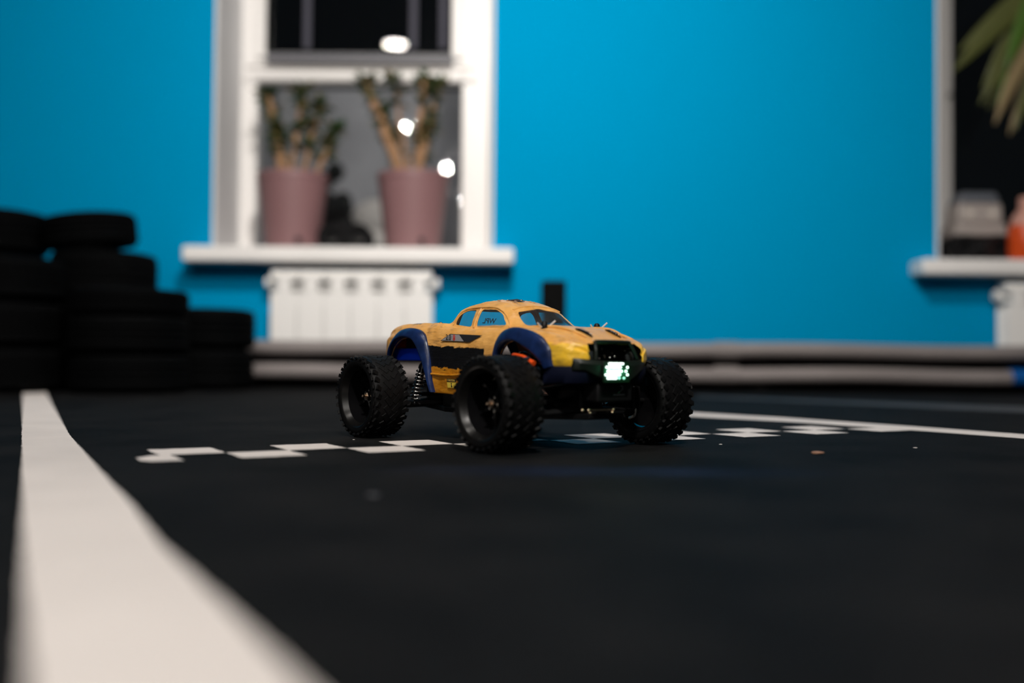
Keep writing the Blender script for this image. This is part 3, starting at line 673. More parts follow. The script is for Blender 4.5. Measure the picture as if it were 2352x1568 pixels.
def cut(bm, poly, axis, region):
    """cut the shell along a convex polygon given in (x,z) (axis 1) or (y,z) (axis 0); returns the faces inside"""
    mx = sum(p[0] for p in poly)/len(poly); mz = sum(p[1] for p in poly)/len(poly)
    x0, x1 = min(p[0] for p in poly)-.003, max(p[0] for p in poly)+.003; z0, z1 = min(p[1] for p in poly)-.003, max(p[1] for p in poly)+.003
    c2 = lambda co: (co.x if axis == 1 else co.y, co.z)
    def near():
        out = []
        for f in bm.faces:
            co = f.calc_center_median(); a, z = c2(co)
            if x0 < a < x1 and z0 < z < z1 and region(co): out.append(f)
        return out
    n = len(poly); planes = []
    for i in range(n):
        a, b = poly[i], poly[(i+1) % n]; nx, nz_ = b[1]-a[1], -(b[0]-a[0]); L_ = math.hypot(nx, nz_)
        if L_ < 1e-7: continue
        nx /= L_; nz_ /= L_
        if (mx-a[0])*nx + (mz-a[1])*nz_ > 0: nx, nz_ = -nx, -nz_
        planes.append((a, nx, nz_))
    for a, nx, nz_ in planes:
        fs = near(); es = {e for f in fs for e in f.edges}; vs = {v for f in fs for v in f.verts}
        co = Vector((a[0], 0, a[1])) if axis == 1 else Vector((0, a[0], a[1])); no = Vector((nx, 0, nz_)) if axis == 1 else Vector((0, nx, nz_))
        bmesh.ops.bisect_plane(bm, geom=list(fs)+list(es)+list(vs), plane_co=co, plane_no=no, dist=1e-6)
    ins = []
    for f in near():
        a_, z_ = c2(f.calc_center_median())
        if all((a_-a[0])*nx + (z_-a[1])*nz_ < 1e-6 for a, nx, nz_ in planes): ins.append(f)
    return ins
def rounded(poly, r, n=5):
    out = []; m = len(poly)
    for i in range(m):
        p, a, b = Vector(poly[i]), Vector(poly[i-1]), Vector(poly[(i+1) % m]); rr = min(r, (a-p).length*.45, (b-p).length*.45)
        s, e = p+(a-p).normalized()*rr, p+(b-p).normalized()*rr
        for k in range(n+1):
            t = k/n; q = s*(1-t)**2 + p*2*t*(1-t) + e*t*t; out.append((q.x, q.y))
    return out
panes = []
def window_cut(poly, axis, region):
    ins = cut(bm, poly, axis, region)
    # keep a copy of the removed skin as the pane
    for side in (-1, 1) if axis == 1 else (0,):
        fs = [f for f in ins if side == 0 or f.calc_center_median().y*side > 0]
        if fs: panes.append((axis, side, [[v.co.copy() for v in f.verts] for f in fs]))
    bmesh.ops.delete(bm, geom=ins, context='FACES')
cabr = lambda co: abs(co.y) > .044 and co.z > .1545
RW = rounded([(-.0450,.1640),(-.0400,.1775),(-.030,.1822),(-.0170,.1842),(-.0050,.1845),(-.0040,.1595)], .005)
FWN = rounded([(.0075,.1588),(.0085,.1842),(.0390,.1828),(.0570,.1755),(.0735,.1612),(.0665,.1572)], .005)
window_cut(RW, 1, cabr); window_cut(FWN, 1, cabr)
window_cut(rounded([(-.0452,.1578),(-.0378,.1788),(0,.1845),(.0378,.1788),(.0452,.1578)], .004), 0, lambda co: .062 < co.x < .106 and co.z > .1572)
window_cut(rounded([(-.0455,.1535),(-.0420,.1850),(.0420,.1850),(.0455,.1535)], .004), 0, lambda co: -.063 < co.x < -.038 and co.z > .1515 and abs(co.y) < .047)
FI = [(.0805,.100),(.0822,.110),(.0852,.1205),(.092,.130),(.103,.1368),(.117,.139),(.131,.1368),(.1505,.1283),(.1656,.1195),(.1755,.1095),(.178,.1025)]
FO = [(.0700,.100),(.0712,.108),(.0725,.120),(.0785,.137),(.0885,.1485),(.1065,.1545),(.1260,.1550),(.1530,.1490),(.1715,.1405),(.1855,.1275),(.1890,.1065)]
RI = [(-.0755,.0675),(-.084,.0922),(-.0936,.1141),(-.1050,.1320),(-.1194,.1438),(-.1426,.1469),(-.1640,.1435),(-.180,.1345),(-.191,.122),(-.196,.1125)]
RO = [(-.0715,.0670),(-.0765,.093),(-.0815,.1190),(-.0915,.1430),(-.1100,.1565),(-.1370,.1602),(-.1620,.1570),(-.182,.1465),(-.197,.131),(-.2025,.1135)]
RI2 = [(a+.013, b) if a > -.13 else (a+.013*max(0, (a+.17)/.04), b) for a, b in RI]; RO2 = [(a+.013, b) if a > -.13 else (a+.013*max(0, (a+.17)/.04), b) for a, b in RO]
ARR2 = [(-.061,.03)] + RI2 + [(-.198,.03)]
ARF = [(.080,.03)] + FI + [(.186,.03)]
ARR = [(-.074,.03)] + RI + [(-.198,.03)]
side_r = lambda co: abs(co.y) > .035 and co.z < .15
for poly, rg in ((ARF, side_r), (ARR, lambda co: side_r(co) and co.y < 0), (ARR2, lambda co: side_r(co) and co.y > 0)): bmesh.ops.delete(bm, geom=cut(bm, poly, 1, rg), context='FACES')
# grille opening in the nose
bmesh.ops.delete(bm, geom=cut(bm, [(-.0455,.1055),(-.0455,.1290),(-.042,.1352),(.042,.1352),(.0455,.1290),(.0455,.1055)], 0, lambda co: co.x > .210), context='FACES')
bm.normal_update()
me = bpy.data.meshes.new('body_shell'); bmesh.ops.recalc_face_normals(bm, faces=bm.faces)
# make sure normals look outwards
up = max(bm.faces, key=lambda f: f.calc_center_median().z)
if up.normal.z < 0: bmesh.ops.reverse_faces(bm, faces=bm.faces)
# brush ridges and dents
for v in bm.verts:
    n_ = v.normal; v.co += n_*(.0009*noise.noise(v.co*55) + .0004*noise.noise(v.co*160))
bm.to_mesh(me); bm.free(); me.materials.append(M_body); me.materials.append(M_cab_in)
for p in me.polygons: p.use_smooth = True
me.set_sharp_from_angle(angle=math.radians(38))
shell = bpy.data.objects.new('body_shell', me); C.objects.link(shell); shell.parent = truck
sd = shell.modifiers.new('thickness', 'SOLIDIFY'); sd.thickness = .0011; sd.offset = -1; sd.material_offset = 1; sd.material_offset_rim = 0
M_pane = glass_mat('scuffed_clear_plastic', (.90, .93, .95), .05, 1.45, .05, (.4, .42, .42))
for ax, side, fs in panes:
    b2 = bmesh.new()
    for f in fs: b2.faces.new([b2.verts.new(c) for c in f])
    bmesh.ops.remove_doubles(b2, verts=b2.verts, dist=1e-5)
    o = put('windshield' if ax == 0 and fs[0][0].x > 0 else 'rear_window' if ax == 0 else 'side_window', b2, M_pane, shell, angle=80)
    for v in o.data.vertices:
        v.co.y *= .992
        v.co.z -= .0003
# raised rims: drip rails around the side windows, roof edge, hood ridges
def skin(x, j):     # point of the outer skin at control index j (0..10), right side negative
    return body_profile(x)[int(round(j*7))]
def ridge(name, pts, r, m, n=8, parent=shell):
    b2 = bmesh.new(); tube(b2, pts, r, n); return put(name, b2, m, parent, angle=70)
for s in (-1, 1):
    def on_side(poly, close=True):
        out = []
        for x, z in poly:
            pr_ = body_profile(x); best = min((q for q in pr_ if q[1] > .1545 and q[0] > .04), key=lambda q: abs(q[1]-z)); i = pr_.index(best)
            v = best[0]
            for q0, q1 in zip(pr_, pr_[1:]):
                if min(q0[1], q1[1]) <= z <= max(q0[1], q1[1]) and q0[0] > .04:
                    t = (z-q0[1])/(q1[1]-q0[1]+1e-9); v = q0[0]+(q1[0]-q0[0])*t
            out.append(Vector((x, s*(v+.0004), z)))
        return out
    drip = [(-.0480,.1635),(-.0430,.1775),(-.032,.1842),(-.018,.1864),(.006,.1870),(.028,.1862),(.043,.1838),(.060,.1768),(.0775,.1630),(.0800,.1575)]
    pts = catmull([tuple(p) for p in on_side(drip)], 5)
    ridge('drip_rail', pts, [.0010+.0008*math.sin(math.pi*i/(len(pts)-1)) for i in range(len(pts))], M_body)
    pl_ = on_side([(.0035,.1585),(.0045,.168),(.0050,.177),(.005,.185)]); ridge('door_pillar_rib', catmull([tuple(p) for p in pl_], 4), .0018, M_body)
    # sill crease on the lower door
    pts = [(x, s*(half_width(x)+.0006), .0935 + .0015*math.sin(x*40)) for x in [-.078+.012*i for i in range(13)]]
    ridge('sill_ridge', pts, .0017, M_body)
ridge('windshield_header', catmull([(.066,-.041,.1812),(.0655,-.027,.1853),(.065,0,.1876),(.0655,.027,.1853),(.066,.041,.1812)], 5), .0016, M_body)
for s in (-1, 1):
    pts = [(x, s*interp([.112,.16,.206], [.0435,.041,.035], x), interp([.112,.14,.17,.19,.206], [.1585,.1572,.1545,.1490,.1430], x)) for x in [.112+.0094*i for i in range(11)]]
    ridge('hood_ridge', pts, [.0008+.0016*math.sin(math.pi*i/10) for i in range(11)], M_body)
    pts = [(x, s*interp([.13,.20], [.060,.053], x), interp([.13,.15,.17,.19,.205], [.1535,.1518,.1490,.1445,.1405], x)) for x in [.13+.007*i for i in range(11)]]
    ridge('hood_ridge', pts, [.0006+.0013*math.sin(math.pi*i/10) for i in range(11)], M_body)
# roof scars: peeled tape and a scratched patch at the front of the roof
b2 = bmesh.new()
rs_ = random.Random(4)
for k in range(9):
    x, y = rs_.uniform(.0, .055), rs_.uniform(-.028, .012); z = interp([0,.03,.055], [.1985,.1975,.193], x) - .6*y*y*4
    d = rs_.uniform(-.5, .5); L_ = rs_.uniform(.003, .008)
    tube(b2, [(x-L_*math.cos(d), y-L_*math.sin(d), z+.0001), (x, y, z+.0007), (x+L_*math.cos(d), y+L_*math.sin(d), z+.0001)], [.0004, .0009, .0004], 6)
put('roof_flakes', b2, mat('paint_flakes', (.55, .38, .25), rough=.5), shell)
b2 = bmesh.new(); prism(b2, [(.030,-.022,.1968),(.046,-.020,.1945),(.050,-.008,.1950),(.034,-.009,.1985)], (0, 0, .0007)); put('roof_tear', b2, mat('torn_dark', (.03, .015, .01), rough=.6), shell)

# fender flares
def flare(inner, outer, side):
    b2 = bmesh.new(); pi_ = catmull(inner, 6); po_ = catmull(outer, 6); rows = []; N_ = len(pi_)
    for i, (a, b) in enumerate(zip(pi_, po_)):
        hw = half_width((a[0]+b[0])/2); e = math.sin(math.pi*(.04+.92*i/(N_-1)))**.4
        a, b = Vector((a[0], 0, a[1])), Vector((b[0], 0, b[1]))
        sec = [(0, -.004), (-.03, .0006), (.06, .0035), (.30, .0072), (.62, .0098), (.88, .0108), (1.0, .0094), (1.06, .0070), (1.03, .0040), (1.0, -.004)]
        row = []
        for s_, h_ in catmull(sec, 3):
            p = b.lerp(a, s_); p.y = side*(hw + (h_*e if h_ > 0 else h_)); row.append(b2.verts.new(p))
        rows.append(row)
    for r1, r2 in zip(rows, rows[1:]):
        m_ = len(r1)
        for k in range(m_): b2.faces.new((r1[k], r1[(k+1) % m_], r2[(k+1) % m_], r2[k]))
    b2.faces.new(rows[0]); b2.faces.new(rows[-1][::-1])
    for v in b2.verts: v.co += Vector((0, side, .3))*(.0007*noise.noise(v.co*60))
    return put('fender_flare', b2, M_blue, shell, angle=60)
for s in (-1, 1): flare(FI, FO, s); flare(RI if s < 0 else RI2, RO if s < 0 else RO2, s)
# blue valance below the nose
b2 = bmesh.new(); rows = []
vp = [(.184,-.0765),(.198,-.072),(.211,-.064),(.2175,-.056),(.2215,-.046),(.2225,-.03),(.2225,.03),(.2215,.046),(.2175,.056),(.211,.064),(.198,.072),(.184,.0765)]
for x, y in catmull(vp, 4): rows.append([b2.verts.new((x+dx, y, z)) for dx, z in ((0, .1065), (.0012, .098), (-.006, .086), (-.012, .084), (-.010, .098), (-.008, .1065))])
for r1, r2 in zip(rows, rows[1:]):
    for k in range(6): b2.faces.new((r1[k], r1[(k+1) % 6], r2[(k+1) % 6], r2[k]))
b2.faces.new(rows[0]); b2.faces.new(rows[-1][::-1])
put('front_valance', b2, mat('dark_blue_valance', (.0025, .0045, .018), rough=.6, spec=.25), shell)

# decals on the right door
M_silver = mat('decal_silver', (.36, .35, .36), rough=.35, metal=.3); M_dark = mat('decal_black', (.018, .018, .020), rough=.35); M_red = mat('decal_red', (.75, .07, .05), rough=.4)
def sidepoint(x, z, off=.0012):
    pr_ = body_profile(x); v = .088
    for q0, q1 in zip(pr_, pr_[1:]):
        if min(q0[1], q1[1]) <= z <= max(q0[1], q1[1]): v = q0[0]+(q1[0]-q0[0])*(z-q0[1])/(q1[1]-q0[1]+1e-9); break
    return Vector((x, -(v+off), z))
def decal(name, quad, m, off, nx=14, nz_=5, parent=shell):
    b2 = bmesh.new(); g = []
    for i in range(nx+1):
        c_ = []
        for j in range(nz_+1):
            s, t = i/nx, j/nz_
            a = Vector(quad[0]).lerp(Vector(quad[1]), s); b = Vector(quad[3]).lerp(Vector(quad[2]), s); q = a.lerp(b, t); c_.append(b2.verts.new(sidepoint(q.x, q.y, off)))
        g.append(c_)
    for i in range(nx):
        for j in range(nz_): b2.faces.new((g[i][j], g[i+1][j], g[i+1][j+1], g[i][j+1]))
    return put(name, b2, m, parent, angle=80)
dk = decal('door_decal', [(-.0540,.1405),(.0175,.1380),(.0420,.1468),(-.0345,.1502)], M_dark, .0018)
decal('decal_silver_half', [(-.0510,.1411),(.0040,.1391),(-.0115,.1485),(-.0340,.1494)], M_silver, .0022, parent=shell)
def side_text(s, x, z, size, m, parent, off=.0026, bold=0):
    M = Matrix.Translation(sidepoint(x, z, off)) @ Matrix.Rotation(math.radians(2.3), 4, 'Y') @ Matrix.Rotation(math.pi/2, 4, 'X')
    o = text_mesh('decal_lettering', s, size, m, parent, M, .00005, bold); return o
side_text('2.0', -.0335, .1449, .0108, M_dark, shell, .0036, .0001); side_text('8', -.0195, .1441, .0105, M_red, shell, .0036, .00035)
# caution label
decal('caution_label', [(-.0365,.0745),(-.0135,.0742),(-.0135,.0822),(-.0365,.0825)], mat('label_yellow', (.85, .62, .08), rough=.45), .0014, 5, 3)
decal('caution_label_header', [(-.0365,.0829),(-.0135,.0826),(-.0135,.0868),(-.0365,.0871)], M_dark, .0016, 5, 2)
side_text('CAUTION', -.0250, .0848, .0040, mat('label_text', (.75, .5, .1), rough=.5), shell, .0021)
b2 = bmesh.new()
for x, z, r_ in ((-.0255,.0808,.0009), (-.0255,.0765,.0014)): cyl(b2, sidepoint(x, z, .0012), sidepoint(x, z, .0019), r_, 10)
p = sidepoint(-.0255, .079, .0015); box(b2, p.x-.0004, p.x+.0004, p.y-.0003, p.y+.0003, .0768, .081)
put('label_pictogram', b2, M_dark, shell)
# WPL lettering on the far side window, reading from outside there
M = Matrix.Translation((-.0545, .0085, .1712)) @ Matrix.Rotation(-math.pi/2, 4, 'Z') @ Matrix.Rotation(math.pi/2 - .38, 4, 'X')
text_mesh('window_lettering', 'WPL', .0115, mat('faded_letter_grey', (.09, .13, .16), rough=.6), shell, M, .00005, .0002)

# black posts with silver clips on the hood, and small studs
for s in (-1, 1):
    x_, y_, z_ = .138, s*.046, .1545
    b2 = bmesh.new(); lathe(b2, [(0, 0), (.0040, 0), (.0045, .003), (.0040, .0085), (.0022, .0105), (0, .0108)], 20, M=Matrix.Translation((x_, y_, z_-.001))); post = put('body_post', b2, M_satin, truck)
    b2 = bmesh.new(); M_clip = mat('silver_clip', (.75, .74, .72), rough=.3, metal=.35); tube(b2, [(x_-.0005, y_-.011, z_+.0075), (x_-.0002, y_-.0075, z_+.0035), (x_, y_-.005, z_+.0022), (x_, y_+.005, z_+.0022), (x_+.001, y_+.009, z_+.0045), (x_+.003, y_+.016, z_+.0105)], [.0010, .0011, .0010, .0010, .0012, .0013], 8)
    put('body_clip', b2, M_clip, post)
for x_, y_, z_ in ((-.080, -.060, .1675), (.047, -.012, .1965)):
    b2 = bmesh.new(); ball(b2, Vector((x_, y_, z_)), .0022, sz=.6); put('stud', b2, M_steel, truck)
# slotted vents on the hood nose
for s in (-1, 1):
    b2 = bmesh.new(); a, b = Vector((.176, s*.026, .1540)), Vector((.206, s*.0245, .1437)); tube(b2, [a, a.lerp(b, .25)+Vector((0,0,.0008)), a.lerp(b, .7)+Vector((0,0,.0008)), b], [.0008, .0022, .0026, .001], 8); v_ = put('hood_vent', b2, M_gloss, shell)
    b2 = bmesh.new()
    for t in (.45, .6, .75, .9): ball(b2, a.lerp(b, t)+Vector((0, -s*.001, .0022)), .0012)
    put('vent_bead', b2, M_steel, shell)

# ---- wheels
def wheel(x, y, side, yaw=0):
    root_m = Matrix.Translation((x, y, .0600)) @ Matrix.Rotation((0 if side < 0 else math.pi) + yaw, 4, 'Z')
    AX = Matrix.Rotation(math.pi/2, 4, 'X')           # lathe z -> -y (outer side is -y): z=+ outer
    rim_b = bmesh.new()
    lathe(rim_b, [(.0392,.0185),(.0405,.0185),(.0405,-.018),(.0425,-.024),(.0432,-.026),(.0415,-.0262),(.0375,-.0225),(.0370,-.010),(.0372,.004),(.0385,.012)], 56, M=AX, close=True)
    lathe(rim_b, [(.0355,.0085),(.0355,.0065),(0,.0065),(0,.0085)], 40, M=Matrix.Translation((0, .0, 0)) @ AX @ Matrix.Translation((0,0,-.018)))
    rim = put('wheel', rim_b, M_gloss, truck, angle=50); rl = bmesh.new(); lathe(rl, [(.0388,.0187),(.0398,.0200),(.0432,.0262),(.0450,.0280),(.0462,.0284),(.0455,.0262),(.0405,.0187)], 64, M=AX, close=True); put('rim_lip', rl, M_rim, rim, angle=60); rim.matrix_local = root_m
    tb = bmesh.new(); W_ = .0285
    prof = [(.0425,W_*.80),(.0440,W_*.93),(.0475,W_*1.0),(.0515,W_*1.0),(.0552,W_*.90),(.0574,W_*.68),(.0583,W_*.35),(.0585,0),(.0583,-W_*.35),(.0574,-W_*.68),(.0552,-W_*.90),(.0515,-W_),(.0475,-W_),(.0440,-W_*.93),(.0425,-W_*.80),(.0415,-W_*.5),(.0415,W_*.5)]
    lathe(tb, catmull(prof, 2), 72, M=AX, close=True)
    n = 30
    for k in range(n):
        for j, (zc_, sl, ln) in enumerate(((.0195, .50, .0135), (.0068, .85, .0150), (-.0068, -.85, .0150), (-.0195, -.50, .0135))):
            th = 2*math.pi*(k + (.5 if j in (1, 2) else 0) + (.25 if zc_ < 0 else 0))/n
            B = AX @ Matrix.Rotation(th, 4, 'Z') @ Matrix.Translation((.0581 if abs(zc_) < .01 else .0569, 0, zc_)) @ Matrix.Rotation(-sl, 4, 'X') @ Matrix.Rotation((.0 if abs(zc_) < .01 else (.26 if zc_ > 0 else -.26)), 4, 'Y')
            w_ = .0040
            vs = [tb.verts.new(B @ Vector((h_, w_*a*(1 if h_ < 0 else .78), ln/2*c_*(1 if h_ < 0 else .92)))) for h_ in (-.0015, .0011) for a, c_ in ((-1,-1),(1,-1),(1,1),(-1,1))]
            for f in ((0,3,2,1),(4,5,6,7),(0,1,5,4),(1,2,6,5),(2,3,7,6),(3,0,4,7)): tb.faces.new([vs[i] for i in f])
    for sgn in (1, -1):           # side lugs reaching down the shoulder
        for k in range(n):
            th = 2*math.pi*(k+.3)/n; B = AX @ Matrix.Rotation(th, 4, 'Z') @ Matrix.Translation((.0538, 0, sgn*.0272)) @ Matrix.Rotation(sgn*.75, 4, 'Y')
            vs = [tb.verts.new(B @ Vector((h_, .0024*a, .0035*c_))) for h_ in (-.001, .0009) for a, c_ in ((-1,-1),(1,-1),(1,1),(-1,1))]
            for f in ((0,3,2,1),(4,5,6,7),(0,1,5,4),(1,2,6,5),(2,3,7,6),(3,0,4,7)): tb.faces.new([vs[i] for i in f])
    put('tyre', tb, M_rub, rim, angle=35)
    for k in range(6):
        b3 = bmesh.new(); a = 2*math.pi*k/6 + .35; d = Vector((math.cos(a), 0, math.sin(a))); t_ = Vector((-math.sin(a), 0, math.cos(a)))
        secs = []
        for r_, yy, w_, th_ in ((.0085, .000, .0046, .005), (.020, .003, .0032, .0045), (.0300, .004, .0030, .004), (.0362, .002, .0048, .005)):
            c_ = d*r_ + Vector((0, yy, 0)); secs.append([b3.verts.new(c_ + t_*w_*i + Vector((0, th_*j, 0))) for i, j in ((-1,1),(-.55,-1),(.55,-1),(1,1))])
        for s1_, s2_ in zip(secs, secs[1:]):
            for q in range(4): b3.faces.new((s1_[q], s1_[(q+1) % 4], s2_[(q+1) % 4], s2_[q]))
        b3.faces.new(secs[0]); b3.faces.new(secs[-1][::-1]); put('spoke', b3, M_gloss, rim)
    b3 = bmesh.new(); lathe(b3, [(0, -.004), (.0105, -.004), (.0115, .001), (.0095, .0055), (.0062, .0065), (.006, .004), (0, .004)], 32, M=AX); put('hub', b3, M_gloss, rim)
    b3 = bmesh.new(); lathe(b3, [(0, .004), (.0060, .0041), (.0060, .010), (.0050, .0114), (0, .0112)], 6, M=AX); lathe(b3, [(0, .0113), (.0022, .0113), (.0022, .0165), (.0015, .0172), (0, .0172)], 14, M=AX); put('hub_nut', b3, M_brass, rim, angle=20)
    for k in range(5):
        b3 = bmesh.new(); a = 2*math.pi*k/5; lathe(b3, [(0, .0056), (.0018, .0058), (.0018, .0076), (0, .0082)], 10, M=AX @ Matrix.Translation((.0088*math.cos(a), .0088*math.sin(a), 0))); put('hub_screw', b3, M_steel, rim)
    return rim
WB, TR = .1525, .133
wheel(WB, -TR+.002, -1); wheel(-WB, -TR+.002, -1); wheel(WB, TR-.002, 1); wheel(-WB, TR-.002, 1)

# ---- chassis, gearboxes, arms, shocks
b2 = bmesh.new(); prism(b2, [(-.20,-.030,.044),(-.12,-.036,.0385),(-.075,-.056,.0385),(.075,-.056,.0385),(.115,-.038,.037),(.208,-.030,.040),(.208,.030,.040),(.115,.038,.037),(.075,.056,.0385),(-.075,.056,.0385),(-.12,.036,.0385),(-.20,.030,.044)], (0, 0, .0075)); put('chassis_plate', b2, M_satin, truck, bevel=.0012, smooth=False)
b2 = bmesh.new(); box(b2, -.085, .085, -.052, -.047, .0458, .064); box(b2, -.085, .085, .047, .052, .0458, .064); put('chassis_rail', b2, M_satin, truck, bevel=.001, smooth=False)
b2 = bmesh.new(); box(b2, -.07, .055, -.038, -.004, .0458, .078); put('battery', b2, mat('battery_wrap', (.02, .02, .024), rough=.4), truck, bevel=.003)
b2 = bmesh.new(); tube(b2, [(.035, .02, .068), (-.03, .02, .068)], .0175, 24); put('motor', b2, mat('motor_can', (.25, .25, .26), rough=.3, metal=1), truck, bevel=.002)
for s in (-1, 1):
    b2 = bmesh.new(); box(b2, s*WB-.028, s*WB+.028, -.021, .021, .0458, .082); put('gearbox', b2, M_satin, truck, bevel=.006)
    b2 = bmesh.new(); prism(b2, [(s*.128,-.046,.082),(s*.128,-.064,.106),(s*.128,-.058,.112),(s*.128,-.030,.103),(s*.128,.030,.103),(s*.128,.058,.112),(s*.128,.064,.106),(s*.128,.046,.082),(s*.128,.024,.062),(s*.128,-.024,.062)], (.004*s, 0, 0)); put('shock_tower', b2, M_satin, truck, smooth=False, bevel=.0008)
    for t in (-1, 1):
        b2 = bmesh.new()
        for dx in (-.022, .022): tube(b2, [(s*WB+dx, t*.020, .050), (s*WB+dx*.55, t*.088, .046)], [.0055, .004], 8)
        tube(b2, [(s*WB-.012, t*.088, .046), (s*WB+.012, t*.088, .046)], .0045, 8); tube(b2, [(s*WB-.018, t*.05, .048), (s*WB+.018, t*.05, .048)], .003, 8); put('lower_arm', b2, M_satin, truck)
        b2 = bmesh.new(); tube(b2, [(s*WB+.006, t*.024, .084), (s*WB+.004, t*.090, .076)], .0022, 8); ball(b2, Vector((s*WB+.004, t*.091, .076)), .0048); put('upper_link', b2, M_steel if t < 0 and s > 0 else M_satin, truck)
        b2 = bmesh.new(); box(b2, s*WB-.009, s*WB+.009, t*.100-.007, t*.100+.007, .043, .080); put('hub_carrier', b2, M_satin, truck, bevel=.003)
        b2 = bmesh.new(); tube(b2, [(s*WB, t*.020, .062), (s*WB, t*.122, .060)], .0034, 12); tube(b2, [(s*WB, t*.084, .061), (s*WB, t*.094, .0605)], .0065, 12); put('drive_shaft', b2, M_satin if t > 0 else M_satin, truck)
        # shock absorber with coil spring
        xs0 = s*.118; lo, hi = Vector((xs0-.0, t*.080, .050)), Vector((xs0, t*.066, .104))
        b2 = bmesh.new(); tube(b2, [hi.lerp(lo, .0), hi.lerp(lo, .08), hi.lerp(lo, .081), hi.lerp(lo, .5)], [.0062, .0062, .0048, .0048], 14); tube(b2, [hi.lerp(lo, .5), lo], .0014, 8); ball(b2, lo, .0038); ball(b2, hi, .0045)
        sh = put('shock_absorber', b2, M_gloss, truck)
        b2 = bmesh.new(); d = (lo-hi).normalized(); a = d.cross(Vector((1, 0, 0))).normalized(); b_ = d.cross(a); pts = []
        for i in range(8*16+1):
            f = i/(8*16); pts.append(hi.lerp(lo, .14+.78*f) + (a*math.cos(f*8*2*math.pi) + b_*math.sin(f*8*2*math.pi))*.0074)
        tube(b2, pts, .0010, 6); put('coil_spring', b2, M_steel, sh)
# body tray seen through the wheel arches: bright blue battery strap, red part
b2 = bmesh.new(); box(b2, -.212, -.132, -.060, .060, .1120, .131); put('rear_tray', b2, M_blue2, truck, bevel=.002)
b2 = bmesh.new(); box(b2, -.222, -.204, -.062, -.040, .1315, .146); put('tail_lamp_red', b2, mat('red_lens', (.85, .02, .02), rough=.3), truck, bevel=.002)
b2 = bmesh.new(); box(b2, .118, .138, -.050, .050, .110, .116); put('front_brace', b2, M_satin, truck, bevel=.001)
# orange motor wire with silver plugs, black servo lead
WIREPTS = [(.108,-.070,.1150),(.122,-.084,.1200),(.138,-.088,.1195),(.151,-.088,.1170),(.160,-.088,.1125)]
b2 = bmesh.new(); tube(b2, catmull(WIREPTS, 6), .0023, 10); wr = put('motor_wire', b2, mat('orange_wire', (.85, .09, .01), rough=.35), truck); wr['label'] = 'orange silicone wire'
b2 = bmesh.new(); tube(b2, [(.160,-.0885,.1125),(.169,-.088,.1098)], .0034, 10); put('wire_boot', b2, MATS['orange_wire'], wr)
b2 = bmesh.new()
for k in range(3): tube(b2, [(.143+.003*k,-.0905,.1125+.0016*k),(.160+.002*k,-.0915,.1135+.0016*k)], .0012, 8)
put('wire_plug', b2, M_steel, wr)
b2 = bmesh.new(); tube(b2, catmull([(.090,-.055,.118),(.112,-.062,.1235),(.135,-.066,.120),(.150,-.07,.108),(.152,-.06,.09)], 6), .0016, 8); put('servo_lead', b2, M_gloss, truck)
b2 = bmesh.new(); lathe(b2, [(0,0),(.0065,0),(.0072,.004),(.0065,.010),(.003,.0125),(0,.0125)], 20, M=Matrix.Translation((.169,-.086,.093))); put('reservoir_cap', b2, M_gloss, truck)

# ---- nose: grille box, bumper, light bar
M_bump = mat('glow_tinted_black_plastic', (.0055, .010, .007), rough=.42, spec=.5)  # black plastic with the green LED glow mixed into its colour
b2 = bmesh.new(); prism(b2, [(.2045,-.050,.1065),(.2045,.050,.1065),(.2045,.047,.1385),(.2045,-.047,.1385)], (-.002, 0, 0)); gr = put('grille_back', b2, M_satin, truck, smooth=False)
b2 = bmesh.new(); rs_ = random.Random(2)
for k in range(14): ball(b2, Vector((.2100, rs_.uniform(-.042, .036), rs_.uniform(.114, .130))), rs_.uniform(.0009, .0020), seg=8)
put('grille_glint', b2, M_steel, truck)  # small steel balls added to make glints in the dark grille
for s in (-1, 1):
    b2 = bmesh.new(); tube(b2, [(.205, s*.034, .119), (.213, s*.034, .119)], [.0078, .0078], 20); hl = put('headlight', b2, M_gloss, truck, bevel=.001)
    b2 = bmesh.new(); lathe(b2, [(0, .0012), (.004, .001), (.0068, 0)], 20, M=Matrix.Translation((.2131, s*.034, .119)) @ Matrix.Rotation(math.pi/2, 4, 'Y')); put('headlight_lens', b2, mat('lamp_lens', (.03, .035, .035), rough=.08, spec=.8), hl)
# bumper beam with swept tips
b2 = bmesh.new(); rows = []
bp_ = [(q[0], q[1]*.9-.004) for q in [(.214,-.0665),(.2195,-.060),(.2255,-.045),(.230,-.024),(.231,0),(.230,.024),(.2255,.045),(.2195,.060),(.214,.0665)]]
for i, (x, y) in enumerate(catmull(bp_, 4)):
    k_ = abs(y+.004)/.060; zt_ = .1135 + .0055*max(0, k_-.35); zb_ = .0880 + .0125*min(1, max(0, k_-.35)/.45)
    rows.append([b2.verts.new(q) for q in ((x-.003, y, zt_), (x+.001, y, zt_-.001), (x+.0035, y, zt_-.006), (x+.0015, y, zb_+.002), (x-.002, y, zb_), (x-.008, y, zb_), (x-.009, y, zt_-.002))])
for r1, r2 in zip(rows, rows[1:]):
    for k in range(7): b2.faces.new((r1[k], r1[(k+1) % 7], r2[(k+1) % 7], r2[k]))
b2.faces.new(rows[0]); b2.faces.new(rows[-1][::-1]); bump = put('bumper', b2, M_bump, truck, angle=30)
# hoop over the bumper
b2 = bmesh.new(); hp = [(.2255,-.037,.114),(.2240,-.0355,.128),(.2215,-.0335,.1345),(.2205,-.028,.1365),(.2205,.028,.1365),(.2215,.0345,.1345),(.2240,.0400,.126),(.2255,.0455,.116)]
hp = [(q[0], q[1]*.86-.0045, q[2]+.0005) for q in hp]; tube(b2, catmull(hp, 4), .0026, 8); put('bumper_hoop', b2, M_bump, bump)
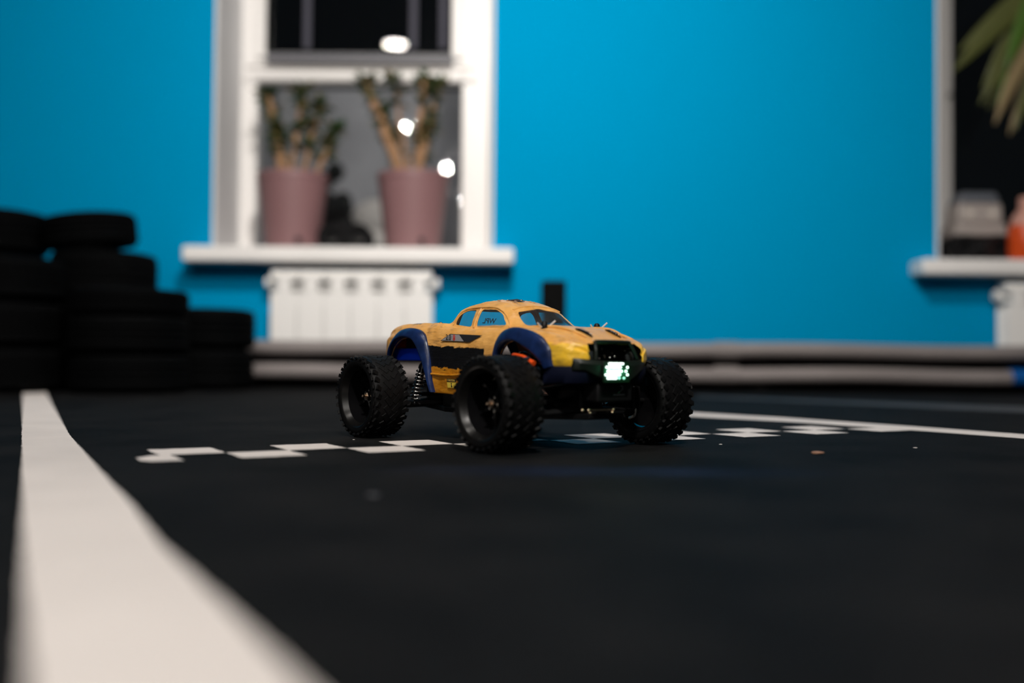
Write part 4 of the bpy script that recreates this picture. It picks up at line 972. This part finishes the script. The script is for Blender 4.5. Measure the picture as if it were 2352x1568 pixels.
# LED panel: five rows of lamps
b2 = bmesh.new(); box(b2, .2330, .2358, -.0325, .0125, .0862, .1130); lb = put('light_bar', b2, mat('led_glow_housing', (.003, .013, .006), rough=.4), truck, bevel=.0013)  # green glow round the LEDs put into the housing colour
M_led = mat('led_white', (.9, .95, .92), emit=(.82, 1.0, .93), estr=2.4)
M_led2 = mat('led_dim', (.5, .8, .7), emit=(.35, .85, .65), estr=1.2)
LEDY = -.0105
for r_, (z, ys, dim) in enumerate(((.1112, (-.0105,-.0018,.0068), ()), (.1068, (-.0150,-.0060,.0028,), (.0175,)), (.1020, (-.0130,-.0040,.0045), (.0150,)), (.0976, (-.0165,-.0075,.0015), (.0175,)), (.0934, (-.0130,-.0045), (.0035,.0115)))):
    ys = [q+LEDY for q in ys]; dim = [q+LEDY for q in dim]; z -= .0012
    for y in ys:
        b2 = bmesh.new(); tube(b2, [(.2364, y-.0028, z), (.2364, y+.0028, z)], .0014, 10); ball(b2, Vector((.2364, y-.0028, z)), .0014, seg=8); ball(b2, Vector((.2364, y+.0028, z)), .0014, seg=8); put('led_lamp', b2, M_led, lb)
    for y in dim:
        b2 = bmesh.new(); ball(b2, Vector((.2364, y, z)), .0015, seg=10); put('led_lamp', b2, M_led if r_ in (1, 2, 3) else M_led2, lb)
for y in (-.014, 0, .014):      # added green point lights standing in for the glow round the LEDs
    ld = bpy.data.lights.new('led_glow_light', 'POINT'); ld.energy = .007; ld.color = (.10, 1.0, .42); ld.shadow_soft_size = .006
    lo_ = bpy.data.objects.new('led_glow_light', ld); C.objects.link(lo_); lo_.parent = truck; lo_.location = (.2430, y-.0105, .1000)
# skid, hinge pin, tow bits under the nose
b2 = bmesh.new(); prism(b2, [(.200,-.030,.045),(.214,-.024,.0480),(.214,.024,.0480),(.200,.030,.045)], (0, 0, .003)); put('skid_plate', b2, M_satin, truck, smooth=False)
b2 = bmesh.new(); tube(b2, [(.2165,-.040,.0525),(.2165,.002,.0525)], .0011, 8)
for y in (-.050, -.040, .002): ball(b2, Vector((.2170, y, .0525)), .0021)
for y in (-.038, .000): ball(b2, Vector((.2170, y, .0490)), .0018)
put('hinge_pin', b2, M_brass, truck)
b2 = bmesh.new(); tube(b2, [(.222,-.004,.071),(.222,.016,.0712)], .0010, 8); tube(b2, catmull([(.223,.004,.073),(.224,.010,.078),(.223,.012,.081),(.224,.007,.083)], 4), .0007, 6); put('winch_hook', b2, M_steel, truck)
b2 = bmesh.new(); box(b2, .195, .2225, -.030, .030, .062, .086); put('winch_mount', b2, M_satin, truck, bevel=.003)
b2 = bmesh.new(); tube(b2, catmull([(.150,.096,.036),(.158,.097,.040),(.160,.097,.048),(.156,.097,.054)], 4), [.0022]*13, 8); put('steering_knuckle', b2, M_clip, truck)
